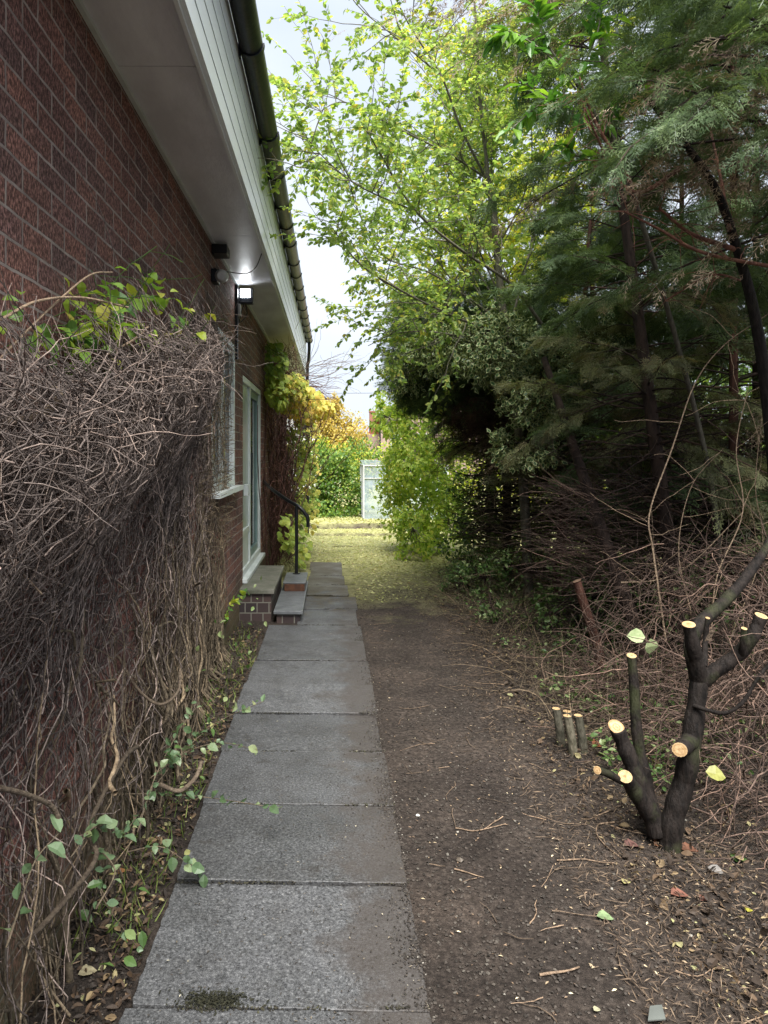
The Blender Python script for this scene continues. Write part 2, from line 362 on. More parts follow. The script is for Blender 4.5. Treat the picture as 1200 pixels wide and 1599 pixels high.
L_UNDER = leafmat('undergrowth_leaf', [(0, (.05, .10, .03)), (.6, (.12, .21, .06)), (1, (.38, .44, .22))], .3, .4)
L_LITTER = leafmat('leaf_litter', [(0, (.022, .015, .011)), (.5, (.06, .040, .027)), (.8, (.13, .082, .05)), (.94, (.27, .20, .11)), (1, (.34, .34, .17))], .1, .7, 1.2)
L_GRASS = leafmat('mown_grass_clippings', [(0, (.28, .30, .12)), (.5, (.48, .49, .22)), (.85, (.66, .63, .36)), (1, (.3, .2, .1))], .3, .6, 1.2)
L_WEED = leafmat('weed_blade', [(0, (.06, .11, .02)), (1, (.22, .27, .07))], .3, .6)
def leaf1(name, c, c2=None):
    m, nt, b = base(name, .55, .4); nt.links.new(ramp(nt, noise(nt, coord(nt), 45, 4), [(.35, c2 or tuple(x*.6 for x in c)), (.6, c)]), b.inputs['Base Color']); return m

# ------------------------------------------------------------------ leaf prototypes
def leafproto(wd=.3, fold=.08, curl=-.12):
    v = np.array([(0, 0, 0), (0, .5, -.02), (0, 1, curl), (-wd*.75, .22, fold*.7), (-wd, .5, fold), (-wd*.6, .8, fold*.4+curl*.5),
                  (wd*.75, .22, fold*.7), (wd, .5, fold), (wd*.6, .8, fold*.4+curl*.5)], float)
    return (v, [([(0, 1, 4, 3), (1, 2, 5, 4), (0, 6, 7, 1), (1, 7, 8, 2)], 0)])
def smallproto(wd=.32, fold=.12):
    v = np.array([(0, 0, 0), (-wd, .5, fold), (0, 1, -.05), (wd, .5, fold)], float)
    return (v, [([(0, 1, 2), (0, 2, 3)], 0)])
LEAF = leafproto(.30); BROAD = leafproto(.46, .09, -.18); LONG = leafproto(.19, .05, -.2); SMALL = smallproto(); NARROW = smallproto(.2, .05)
CURL = leafproto(.22, .16, .12)
def hollyproto():
    th = np.linspace(0, 2*np.pi, 9)[:-1]; o = []; n = []
    for i, t in enumerate(th):
        k = 1.12 if i % 2 == 0 else .82
        o.append((.32*k*math.sin(t), .5-.5*k*math.cos(t), .10*math.cos(2*t)*k)); n.append((.2*math.sin(t), .5-.34*math.cos(t), .0))
    v = np.array(o+n); ring = [(i, (i+1) % 8, 8+(i+1) % 8, 8+i) for i in range(8)]
    return (v, [(ring, 1), ([tuple(range(8, 16))], 0)])
HOLLY = hollyproto()
def fan(npairs=7, sub=3, seed=0, droop=.35):
    r = np.random.default_rng(seed); v = []; f = []
    def blade(p, dv, wd):
        p = np.array(p); q = p+np.array(dv); s = np.array([-dv[1], dv[0], 0]); s = s/(np.linalg.norm(s)+1e-9)*wd
        m = p+.45*np.array(dv); i = len(v); v.extend([p, m+s, q, m-s]); f.append((i, i+1, i+2, i+3))
    def zc(y): return -droop*y*y
    for k in range(3): blade((0, k/3, zc(k/3)), (r.normal()*.02, .36, zc((k+1)/3)-zc(k/3)), .02)
    for i in range(npairs):
        y = .06+.88*i/npairs
        for sd in (-1, 1):
            L = (.42*(1-y)**.6+.08)*r.uniform(.75, 1.15); a = sd*r.uniform(.6, .95)
            dx, dy = L*math.sin(a), L*math.cos(a); dz = -L*r.uniform(.05, .4)
            blade((0, y, zc(y)), (dx, dy, dz), .016)
            for j in range(sub):
                t = (j+.7)/(sub+.3); p = (dx*t, y+dy*t, zc(y)+dz*t); l2 = L*.42*(1.1-t*.6)
                for s2 in (-1, 1):
                    b = a+s2*r.uniform(.5, .9); blade(p, (l2*math.sin(b), l2*math.cos(b), -l2*r.uniform(0, .4)), .014)
    return (np.array(v), [(f, 0)])
FANS = [fan(6, 2, i, .15+.12*i) for i in range(4)]
FANSB = [fan(5, 1, 10+i, .5) for i in range(3)]

# ------------------------------------------------------------------ ground
def lin(*segs):
    out = []
    for a, b, st in segs: out.append(np.arange(a, b, st))
    return np.concatenate(out)
xs = np.concatenate([lin((-160, -20, 20), (-20, -4, 2), (-4, -1.1, .2), (-1.1, 3.2, .035), (3.2, 8, .12), (8, 20, 1), (20, 180, 20))])
ys = np.concatenate([lin((-60, -4, 8), (-4, .8, .4), (.8, 8, .035), (8, 13, .07), (13, 17.3, .2)), [17.3, 17.33], lin((17.5, 18.8, .2), (18.8, 19.1, .03)), [19.1, 19.14], lin((19.3, 26, .4), (26, 60, 4), (60, 400, 30))])
XX, YY = np.meshgrid(xs, ys); g = G(); nx, ny = len(xs), len(ys)
V = np.stack([XX, YY, gh(XX, YY)], -1).reshape(-1, 3)
i = (np.arange(ny-1)[:, None]*nx+np.arange(nx-1)[None]).ravel()
g.add(V, np.stack([i, i+1, i+nx+1, i+nx], -1), smooth=True)
tag(g.build('ground', GROUND), kind='structure')

# ------------------------------------------------------------------ slab path
path = bpy.data.objects.new('path', None); S.collection.objects.link(path); tag(path, kind='structure')
js = [.32, .94, 1.55, 2.16, 2.79, 3.41, 4.02, 4.61, 5.18, 5.78, 6.39, 6.97, 7.70, 8.42, 9.1, 9.75, 10.5, 11.2]
for k in range(len(js)-1):
    y0, y1 = js[k]+.005, js[k+1]-.005
    x0, x1 = (-.62, .29) if y1 < 7 else (-.25-.01*k+.1*(k > 13), .29-.03*(k-11))
    g = G(); n = 6
    a = rng.uniform(-.4, .4)*.006; dz = rng.uniform(-.005, .005); tx = rng.uniform(-.009, .009); sk = -.027+rng.uniform(-.006, .006)
    if y1 > 7: x0 += rng.uniform(-.03, .03); x1 += rng.uniform(-.05, .03); sk += rng.uniform(-.03, .03); dz -= .006
    if y1 < 7: x0 += rng.uniform(-.012, .012); x1 += rng.uniform(-.012, .012)
    c = .5*(x0+x1)
    zo = float(gz(0, .5*(y0+y1))); m_ = 22
    per = [(x0+(x1-x0)*i/m_, y0) for i in range(m_)]+[(x1, y0+(y1-y0)*i/m_) for i in range(m_)]+[(x1-(x1-x0)*i/m_, y1) for i in range(m_)]+[(x0, y1-(y1-y0)*i/m_) for i in range(m_)]
    per = np.array(per); ch = rng.normal(size=(len(per), 2))*.0016; ch[rng.random(len(per)) < .05] *= 3; ch[[0, m_, 2*m_, 3*m_]] = (np.array([[c, .5*(y0+y1)]])-per[[0, m_, 2*m_, 3*m_]])*rng.uniform(0, .012, (4, 1))
    per = per+ch+np.sign(np.array([[c, .5*(y0+y1)]])-per)*.001; per[:, 1] += sk*(per[:, 0]-c)
    zt = .028+dz+zo+tx*(per[:, 0]-c)+a*(per[:, 1]-y0)*4; L_ = len(per)
    top = np.column_stack([per, zt]); ins = np.array([c, .5*(y0+y1)])+(per-np.array([c, .5*(y0+y1)]))*[1-.005, 1-.007]; edge = np.column_stack([per, zt-.0025]); top[:, :2] = ins
    g.add(np.vstack([top, edge, edge-[0, 0, .05]]), [(i, L_+i, L_+(i+1) % L_, (i+1) % L_) for i in range(L_)]+[(L_+i, 2*L_+i, 2*L_+(i+1) % L_, L_+(i+1) % L_) for i in range(L_)])
    g.add(top, [tuple(range(L_))])
    g.build('paving_slab', SLAB, path)

# ------------------------------------------------------------------ house
XW = -.93
house = empty('brick_house', 'long low dark red brick house with white soffit and black gutter along the left', 'house', loc=(XW, 6, 0))
def grid_wall(ys_, zs_, holes, x0, x1):
    g = G()
    for a in range(len(ys_)-1):
        for b in range(len(zs_)-1):
            if (a, b) in holes: continue
            g.box(x0, x1, ys_[a], ys_[a+1], zs_[b], zs_[b+1])
    return g
wy = [-4, 5.55, 6.87, 7.52, 9.52, 15.0]
g = G()
WZ = 3.34
g.box(XW-.25, XW, wy[0], wy[1], -.1, WZ)
g.box(XW-.25, XW, wy[1], wy[2], -.1, 1.34); g.box(XW-.25, XW, wy[1], wy[2], 2.73, WZ)
g.box(XW-.25, XW, wy[2], wy[3], -.1, WZ)
g.box(XW-.25, XW, wy[3], wy[4], -.1, .33); g.box(XW-.25, XW, wy[3], wy[4], 2.53, WZ)
g.box(XW-.25, XW, wy[4], wy[5], -.1, WZ)
g.box(-9, XW-.25, 14.75, 15.0, -.1, 4.0); g.box(-9, XW-.25, -4, -3.75, -.1, 4.0); g.box(-9.25, -9, -4, 15, -.1, 4.0)
g.build('wall', BRICK, house)
g = G(); g.box(-9.3, -.50, -4.2, 15.3, 4.075, 4.13); g.build('roof', ROOFM, house)
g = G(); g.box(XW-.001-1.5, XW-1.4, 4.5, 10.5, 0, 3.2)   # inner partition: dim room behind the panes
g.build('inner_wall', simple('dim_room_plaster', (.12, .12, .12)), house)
# soffit boards + bead
g = G(); y = -4.1
while y < 15.2:
    g.box(XW+.002, -.545, y, min(y+2.38, 15.2), 3.345, 3.36); y += 2.385
g.build('soffit', SOFFITM, house)
g = G(); g.box(XW+.001, XW+.022, -4.1, 15.0, 3.325, 3.344); g.build('soffit_bead', WHITEPVC, house)
g = G()
zb = [3.315, 3.44, 3.57, 3.69, 3.82, 4.08]
for k in range(5):
    z0, z1 = zb[k], zb[k+1]-.0035; x0, x1 = -.543, -.525
    v = [(x0, -4.1, z0), (x1+.002, -4.1, z0), (x1-.001, -4.1, z1), (x0, -4.1, z1)]; v += [(a, 15.25, c) for a, b, c in v]
    g.add(v, [(0, 1, 2, 3), (7, 6, 5, 4), (0, 4, 5, 1), (1, 5, 6, 2), (2, 6, 7, 3), (3, 7, 4, 0)])
g.box(-.56, -.544, -4.1, 15.25, 3.30, 4.07)
g.build('fascia', FASCIAM, house)
# gutter: half round
gut = G(); th = np.linspace(math.pi, 2*math.pi, 13); gx, gzc, gr = -.454, 4.005, .068
for (y0, y1, r, t_) in ((-4.1, 14.75, gr, .004),):
    o = [(gx+r*math.cos(t), gzc+r*math.sin(t)) for t in th]; inn = [(gx+(r-t_)*math.cos(t), gzc+(r-t_)*math.sin(t)) for t in th[::-1]]
    pr = o+inn; n = len(pr); v = [(a, y0, b) for a, b in pr]+[(a, y1, b) for a, b in pr]
    gut.add(v, [(i, (i+1) % n, n+(i+1) % n, n+i) for i in range(n)], smooth=True)
gut.add([(gx+gr*math.cos(t), 14.75, gzc+gr*math.sin(t)) for t in th], [tuple(range(13))])
guto = gut.build('gutter', BLACKPL, house)
yb = [.9, 1.9, 3.0, 4.05, 5.2, 5.9, 6.6, 7.2, 7.85, 8.6, 9.2, 9.9, 10.6, 11.3, 12.0, 12.7, 13.4, 14.1, 14.6]
for k, yy in enumerate(yb):
    b_ = G(); wd = .035 if k % 4 else .11
    o = [(gx+(gr+.009)*math.cos(t), gzc+(gr+.009)*math.sin(t)) for t in th]; inn = [(gx+(gr+.001)*math.cos(t), gzc+(gr+.001)*math.sin(t)) for t in th[::-1]]
    pr = o+inn; n = len(pr); v = [(a, yy-wd/2, b) for a, b in pr]+[(a, yy+wd/2, b) for a, b in pr]
    b_.add(v, [(i, (i+1) % n, n+(i+1) % n, n+i) for i in range(n)])
    for s_ in (0, n):
        for i in range(12): b_.add([v[s_+i], v[s_+i+1], v[s_+n-2-i], v[s_+n-1-i]], [(0, 1, 2, 3)])
    b_.box(-.524, -.512, yy-.015, yy+.015, 3.93, 4.01)
    b_.build('gutter_bracket', BLACKPL, house)
g = G(); g.tube(spline([(gx, 14.6, 3.94), (gx, 14.6, 3.8), (gx-.02, 14.75, 3.6), (-.50, 14.9, 3.4), (-.50, 14.9, 2.5), (-.5, 14.9, .0)], 6), .034, 10); g.build('downpipe', BLACKPL, house)
# window
wf = G()
y0, y1, z0, z1 = 5.552, 6.868, 1.39, 2.728
def frame(g, x0, x1, y0, y1, z0, z1, t):
    g.box(x0, x1, y0, y0+t, z0, z1); g.box(x0, x1, y1-t, y1, z0, z1)
    g.box(x0, x1, y0+t, y1-t, z0, z0+t); g.box(x0, x1, y0+t, y1-t, z1-t, z1)
win = G(); frame(win, XW-.07, XW+.006, y0, y1, z0, z1, .06); win.box(XW-.06, XW-.005, 6.18, 6.24, z0+.06, z1-.06)
wino = bevel(win.build('window', WHITEPVC, house), .004)
def child_of(g, name, mat, par):
    o = g.build(name, mat, house); o.parent = par; o.location = (0, 0, 0); return o
g = G(); g.box(XW-.045, XW-.038, y0+.06, 6.18, z0+.06, z1-.06); g.box(XW-.045, XW-.038, 6.24, y1-.06, z0+.06, z1-.06); child_of(g, 'pane', WINGLASS, wino)
g = G(); g.box(XW-.05, XW+.075, y0-.03, y1+.12, 1.345, 1.388); child_of(g, 'sill', WHITEPVC, wino)
g = G(); frame(g, XW-.036, XW-.012, y0+.07, 6.17, z0+.07, z1-.07, .04); frame(g, XW-.036, XW-.012, 6.25, y1-.07, z0+.07, z1-.07, .04); child_of(g, 'casement', WHITEPVC, wino)
# door
dg = G(); frame(dg, XW-.09, XW-.01, 7.522, 9.518, .375, 2.528, .07); dg.box(XW-.09, XW-.012, 8.30, 8.37, .445, 2.458)
dg.box(XW-.10, XW+.05, 7.50, 9.54, .332, .374)
door = bevel(dg.build('door', WHITEPVC, house), .004)
g = G(); g.box(XW-.06, XW-.035, 7.592, 8.30, .86, 2.458); child_of(g, 'side_light', FROST, door)
g = G(); g.box(XW-.065, XW-.03, 7.592, 8.30, .445, .80); g.box(XW-.06, XW-.018, 7.592, 8.30, .80, .86); child_of(g, 'lower_panel', WHITEPVC, door)
g = G(); frame(g, XW-.085, XW-.04, 8.372, 9.446, .447, 2.456, .09); child_of(g, 'door_leaf', simple('green_grey_door_leaf', (.20, .30, .29), None, 4, .35), door)
g = G(); g.box(XW-.07, XW-.06, 8.46, 9.36, .55, 2.36); child_of(g, 'pane', DOORGLASS, door)
g = G(); g.tube([(XW-.01, 8.42, 1.35), (XW-.005, 8.42, 1.7)], .014, 8); g.box(XW-.04, XW-.01, 8.405, 8.435, 1.36, 1.38); g.box(XW-.04, XW-.01, 8.405, 8.435, 1.67, 1.69); child_of(g, 'handle', BLACKMT, door)

# wall fittings
g = G(); g.box(XW, XW+.12, 5.55, 5.72, 3.245, 3.318)
bevel(tag(g.build('vent_box', BLACKPL), 'small black box fixed to the brick wall just below the soffit', 'vent box'), .006)
lamp = empty('security_lamp', 'black wall bracket with a round grey sensor head, left of the lit floodlight', 'lamp', loc=(XW, 5.6, 3.07))
g = G(); g.box(XW+.001, XW+.05, 5.52, 5.66, 3.02, 3.12); g.tube([(XW+.05, 5.58, 3.10), (XW+.12, 5.58, 3.09)], .02, 8); bevel(g.build('bracket', BLACKPL, lamp), .005)
g = G(); g.tube([(XW+.075, 5.63, 3.085), (XW+.078, 5.60, 3.078), (XW+.082, 5.52, 3.062), (XW+.084, 5.50, 3.058)], [.04, .05, .05, .03], 14); g.build('sensor_head', GREYBOX, lamp)
fl = empty('floodlight', 'lit white floodlight on the house wall under the soffit', 'floodlight', loc=(XW, 7.05, 3.2))
g = G()
c = P(386, 459, 7.0)
bx, by, bz = c[0]-.01, 7.0, c[2]+.0
g.box(bx-.062, bx+.062, by-.005, by+.04, bz-.075, bz+.055)
g.box(bx-.07, bx+.07, by-.03, by+.045, bz-.10, bz-.076)
g.box(bx-.075, bx-.063, by-.03, by+.03, bz-.075, bz+.056); g.box(bx+.063, bx+.072, by-.03, by+.03, bz-.075, bz+.056)
bevel(g.build('lamp_housing', BLACKPL, fl), .004)
em = bpy.data.materials.new('lit_led_panel'); em.use_nodes = True
b_ = em.node_tree.nodes['Principled BSDF']; b_.inputs['Emission Color'].default_value = (.93, .97, 1, 1); b_.inputs['Emission Strength'].default_value = 9
g = G(); g.box(bx-.05, bx+.04, by-.016, by-.006, bz-.035, bz+.045); g.build('lit_panel', em, fl)
g = G(); g.tube([(XW, 7.03, bz-.02), (bx-.076, 7.03, bz-.02)], .012, 8); g.box(XW, XW+.03, 6.98, 7.08, bz-.07, bz+.03); g.build('bracket', BLACKPL, fl)
g = G(); g.box(XW+.001, XW+.05, 6.93, 7.03, bz-.22, bz-.11); bevel(g.build('junction_box', GREYBOX, fl), .006)
g = G(); g.tube(spline([(bx, 7.0, bz-.1), (bx+.01, 6.99, bz-.2), (bx-.05, 6.98, bz-.28), (XW+.03, 6.98, bz-.25), (XW+.03, 6.98, bz-.2)], 6), .005, 5)
g.tube(spline([(bx-.02, 7.0, bz-.1), (bx-.04, 6.99, bz-.17), (XW+.03, 6.97, bz-.30), (XW+.02, 6.97, bz-.24)], 6), .004, 5); g.build('cable', BLACKMT, fl)
g = G(); g.box(XW+.001, XW+.028, 6.90, 6.93, 2.60, 3.32); tag(g.build('conduit', BLACKPL), 'thin dark upright conduit on brickwork between window and door', 'conduit')
g = G(); g.tube(spline([P(334, 418, 5.5), P(341, 421, 5.5), P(360, 425, 5.7), P(385, 427, 5.8), P(400, 417, 5.85), P(409, 396, 5.88)], 6), .004, 5)
tag(g.build('loose_cable', BLACKMT), 'thin black cable drooping below the soffit from sensor lamp to fascia', 'cable')
kb = G(); p0 = P(384, 766, 7.72); kb.box(XW-.008, XW+.04, 7.66, 7.80, 1.24, 1.36); kb.box(XW+.041, XW+.048, 7.68, 7.78, 1.26, 1.34)
bevel(tag(kb.build('key_box', WHITEPVC), 'small white box mounted on the door frame beside the glass', 'box'), .004)

# steps
def step(nm, lab, x0, x1, y0, y1, zt, th_, mslab, inset):
    e = empty(nm, lab, 'step', loc=((x0+x1)/2, (y0+y1)/2, 0))
    g = G(); g.box(x0, x1, y0, y1, zt-th_, zt); bevel(g.build('tread', mslab, e), .006)
    g = G(); g.box(x0+inset[0], x1-inset[1], y0+.03, y1-.02, -.08, zt-th_-.001); g.build('riser', STEPBR, e)
step('door_step', 'upper doorstep of worn greenish slab on dark brick beneath the white door', XW+.002, -.578, 7.2, 8.76, .325, .045, STEPM, (0, .03))
step('door_step', 'lower doorstep of grey slab beside the path, in front of the handrail post', -.577, -.285, 7.12, 8.82, .13, .036, STEPM2, (.03, .03))
foot = empty('rail_footing', 'concrete footing with brown brick end on the lower doorstep', 'footing', loc=(-.4, 8.4, .13))
g = G(); g.box(-.535, -.30, 8.14, 8.80, .131, .212); g.box(-.55, -.29, 8.13, 8.82, .2125, .23); bevel(g.build('concrete_block', STEPM2, foot), .004)
g = G(); g.box(-.532, -.303, 8.118, 8.139, .1325, .2095); bevel(g.build('brick_face', BROWNBR, foot), .003)
hr = empty('handrail', 'black steel handrail with curved end beside the doorsteps', 'handrail', loc=(-.42, 8.75, .23))
g = G(); g.tube([(-.425, 8.72, .231), (-.425, 8.72, 1.05)], .02, 12); g.tube([(-.425, 8.72, .231), (-.425, 8.72, .238)], .045, 12); g.build('post', BLACKMT, hr)
g = G(); g.tube(spline([(XW, 9.75, 1.32), (-.80, 9.35, 1.245), (-.55, 8.9, 1.115), (-.42, 8.74, 1.055), (-.345, 8.70, .995), (-.29, 8.69, .91), (-.283, 8.69, .80)], 8), .022, 12); g.build('rail', BLACKMT, hr)

# ------------------------------------------------------------------ generic twig / branch growth
def walk(p, d, n, step, wob, pull=(0, 0, 0), clampf=None):
    pts = [np.array(p, float)]; d = unit(d); pull = np.array(pull, float)
    for _ in range(n):
        d = unit(d+rng.normal(size=3)*wob+pull); q = pts[-1]+d*step
        if clampf is not None: q, d = clampf(q, d)
        pts.append(q)
    return np.array(pts)

# ------------------------------------------------------------------ dry vine mass on wall
def vine_top(y): return 1.73+.225*(y-1.1)-.02*max(0, y-4)+.035*math.sin(y*5)
def vine_out(y, z):   # outer face X
    t = vine_top(y); k = max(0., min(1., z/t))
    bulge = .12+.24*math.exp(-((z-(t-.22))/.34)**2)+.05*math.exp(-((z-.3)/.4)**2)*(1-.35*sm(4.6, 5.9, y))
    return XW+bulge*(1-.72*float(sm(3.6, 5.3, y)))+.015*math.sin(y*9+z*7)
vine = empty('dry_vine', 'tangled mass of leafless dry vine stems covering the near brick wall', 'vine', loc=(XW, 3.3, 0))
gt = G()
def cl(q, d):
    xo = vine_out(q[1], q[2])
    if q[0] > xo: q[0] = xo-abs(rng.normal())*.02; d = d*np.array([-.3, 1, 1])
    if q[0] < XW+.006: q[0] = XW+.006; d = d*np.array([-.3, 1, 1])
    if q[2] < .03: q[2] = .03
    return q, d
# upper dense mat, mostly lying along the wall
for _ in range(5200):
    y = rng.uniform(.9, 5.35); t = vine_top(y); dz = abs(rng.normal())*.26
    if rng.random() < .25: dz = rng.uniform(0, .75)
    z = t-dz+rng.normal()*.03; x = rng.uniform(XW+.02, vine_out(y, z)+.01)
    a = rng.normal()*.45; dd = (rng.normal()*.22, math.cos(a)*rng.choice([-1, 1]), math.sin(a)-.05)
    pts = walk((x, y, z), dd, rng.integers(5, 9), rng.uniform(.03, .065), .20, (0, 0, -.05 if rng.random() < .5 else .02), cl)
    gt.tube(pts, np.linspace(rng.uniform(.0011, .0024)+.0007*min(y-.9, 3), .0009, len(pts)), 3, rng.uniform(.1, 1), False)
# hanging, messy, thinner lower down
for _ in range(2300):
    y = .9+4.5*rng.random()**.75
    if rng.random() > .30+.7*abs(math.sin(y*1.9+.4)): continue
    z = vine_top(y)-rng.uniform(.2, 2.0)*rng.random()**.7; z = max(z, .1)
    x = rng.uniform(XW+.01, vine_out(y, z))
    a = rng.normal()*1.15; dd = (rng.normal()*.35, math.sin(a), -math.cos(a))
    pts = walk((x, y, z), dd, rng.integers(6, 12), rng.uniform(.04, .085), .24, (0, 0, -.05), cl)
    gt.tube(pts, np.linspace(rng.uniform(.0014, .0024)+.0007*min(y-.9, 3), .0011, len(pts)), 4, rng.random()**1.5, False)
# loose ends poking out above and sideways
for _ in range(150):
    y = rng.uniform(1.2, 5.3); z = vine_top(y)-rng.uniform(-.02, .2)
    pts = walk((vine_out(y, z)-.04, y, z), (rng.normal()*.5+.15, rng.normal()*.9, abs(rng.normal())*.35), rng.integers(5, 9), .045, .22, (0, 0, -.03))
    gt.tube(pts, np.linspace(.0022, .0009, len(pts)), 3, rng.uniform(.5, 1), False)
gt.build('fine_stems', DEADTWIG, vine)
gt = G()
for _ in range(620):   # thin ends reaching over the window
    y = rng.uniform(4.9, 6.3); z = rng.uniform(.9, 2.72)
    pts = walk((rng.uniform(XW+.03, XW+.12), y, z), (rng.normal()*.15, rng.normal(), rng.normal()*.9), rng.integers(5, 9), .05, .15, (0, 0, .0), cl)
    gt.tube(pts, np.linspace(.0022, .001, len(pts)), 3, rng.uniform(.2, 1), False)
for _ in range(330):   # upright main stems
    y = rng.uniform(1.4, 6.0) if rng.random() < .5 else rng.uniform(3.2, 6.0)
    h = rng.uniform(.5, 1.7)
    pts = walk((rng.uniform(XW+.02, XW+.15), y, .01), (rng.normal()*.1, rng.normal()*.4, 1), int(h/.09), .095, .2, (0, 0, .06), cl)
    r0 = rng.choice([.003, .005, .009], p=[.5, .35, .15]); gt.tube(pts, np.linspace(r0, .0016, len(pts)), 5, rng.uniform(0, 1), False)
for (yy, lean) in ((1.9, .2), (2.3, -.3), (2.75, .4), (3.3, .1), (3.9, -.2), (4.5, .25)):
    pts = walk((XW+rng.uniform(.04, .12), yy, 0), (-.1, lean, 1), 16, .09, .22, (0, 0, .05), cl)
    gt.tube(spline(pts, 3), np.linspace(rng.uniform(.008, .014), .004, 49), 8, rng.random(), False)
for _ in range(12):    # curling thick stems
    y = rng.uniform(1.6, 4.6); z = rng.uniform(.25, 1.0)
    pts = walk((rng.uniform(XW+.05, XW+.2), y, z), (rng.normal()*.3, rng.choice([-1, 1]), rng.normal()*.6-.3), 7, .06, .12, (0, 0, rng.choice([-.12, .16])), cl)
    gt.tube(spline(pts, 3), np.linspace(rng.uniform(.005, .01), .004, 22), 6, rng.uniform(.4, 1), False)
gt.build('main_stems', DEADTWIG2, vine)
gt = G(); gt.tube(spline([P(-40, 648, 1.62), P(0, 657, 1.68), P(40, 654, 1.72), P(78, 638, 1.75), P(94, 618, 1.76), P(84, 606, 1.8)], 6), np.linspace(.013, .0085, 31), 8, .6); gt.build('bent_stem', BENTM, vine)
gt = G(); gt.tube(spline([P(60, 820, 2.6), P(75, 775, 2.62), P(100, 745, 2.6), P(140, 718, 2.7), P(160, 704, 2.8)], 6), .004, 6, .9); gt.build('bent_stem', BENTM, vine)
gt = G(); gt.tube(spline([P(140, 580, 2.7), P(180, 620, 2.68), P(205, 670, 2.7)], 8), .004, 6, .9); gt.build('bent_stem', BENTM, vine)
gt = G(); gt.tube(spline([P(70, 768, 1.95), P(86, 762, 1.95)], 8), .003, 6, .9); gt.build('bent_stem', BENTM, vine)
gt = G(); gt.tube(spline([P(0, 855, 1.7), P(35, 895, 1.7), P(66, 928, 1.72)], 8), .003, 6, .9); gt.build('bent_stem', BENTM, vine)
gt = G(); gt.tube(spline([P(0, 1230, 1.55), P(40, 1240, 1.62), P(80, 1258, 1.7), P(95, 1285, 1.72)], 8), .006, 7, .3); gt.build('bent_stem', BENTM, vine)
gt = G(); gt.tube(spline([P(110, 1102, 2.9), P(160, 1090, 2.9), P(175, 1062, 2.95)], 8), .007, 7, .8); gt.build('bent_stem', BENTM, vine)
gt = G(); gt.tube(spline([P(185, 1025, 3.1), P(215, 1075, 3.0), P(250, 1100, 2.95), P(278, 1080, 3.0), P(282, 1045, 3.1)], 8), .006, 7, .3); gt.build('bent_stem', BENTM, vine)
gt = G(); gt.tube(spline([P(30, 1480, 1.9), P(90, 1420, 2.0), P(150, 1340, 2.2), P(140, 1290, 2.3), P(190, 1190, 2.6), P(215, 1165, 2.8)], 8), .008, 8, .1); gt.build('bent_stem', BENTM, vine)
gt = G(); gt.tube(spline([P(250, 1225, 2.95), P(280, 1235, 3.0), P(305, 1215, 3.05), P(315, 1190, 3.15)], 8), .009, 7, .5); gt.build('bent_stem', BENTM, vine)
gt = G(); gt.tube(spline([P(0, 500, 1.7), P(60, 470, 1.9), P(130, 465, 2.2), P(200, 480, 2.5)], 8), .004, 6, 1); gt.build('bent_stem', BENTM, vine)
gt = G(); gt.tube(spline([P(0, 560, 1.75), P(80, 480, 2.0), P(140, 430, 2.3), P(175, 425, 2.6)], 8), .003, 6, 1); gt.build('bent_stem', BENTM, vine)
gt = G(); gt.tube(spline([P(165, 555, 2.6), P(210, 530, 2.7), P(232, 510, 2.8)], 8), .005, 6, 1); gt.build('bent_stem', BENTM, vine)

# leaves on the crest
pos = []; 
for (px, py, Y, n, sp) in ((150, 505, 2.6, 44, .12), (100, 515, 2.3, 14, .09), (60, 490, 2.1, 4, .05), (215, 515, 3.0, 26, .11), (120, 480, 2.6, 10, .07), (270, 495, 3.4, 22, .11), (190, 480, 2.9, 14, .09), (240, 470, 3.3, 8, .08), (10, 500, 1.9, 4, .05), (120, 525, 2.5, 10, .07), (290, 530, 3.7, 8, .1), (265, 545, 3.5, 5, .08), (70, 545, 2.2, 3, .03), (320, 487, 4.3, 2, .02), (185, 470, 2.4, 10, .08), (420, 600, 5, 0, .1)):
    pos.append(P(px, py, Y)+rng.normal(size=(n, 3))*np.array([.4, 1.2, .7])*sp)
pos = np.vstack(pos); pos[:, 0] = np.maximum(pos[:, 0], XW+.03); n = len(pos)
g = G(); dr = rdir(n)*.7+np.array([.5, 0, -.35]); nr = rdir(n)*.45+np.array([.2, -.35, 1]); g.scatter(leafproto(.38, .12, -.3), pos, dr, nr, rng.uniform(.035, .075, n)*np.clip(.5+.2*pos[:, 1], .7, 1.1))
for k in range(40):
    p = pos[rng.integers(n)]; q = walk(p, rdir(1)[0]*[.4, 1, .3], 5, .06, .2); g.tube(q, .0015, 3, .1, False)
g.build('crest_leaves', L_IVY, vine)
g = G()   # few pale leaves among the base
pos = np.stack([rng.uniform(XW+.05, -.6, 60), rng.uniform(1.5, 6.9, 60), rng.uniform(.1, .7, 60)**1.5], -1)
g.scatter(LEAF, pos, rdir(60)+[.4, 0, -.2], rdir(60)*.6+[0, 0, 1], rng.uniform(.03, .06, 60)); g.build('low_leaves', L_UNDER, vine)

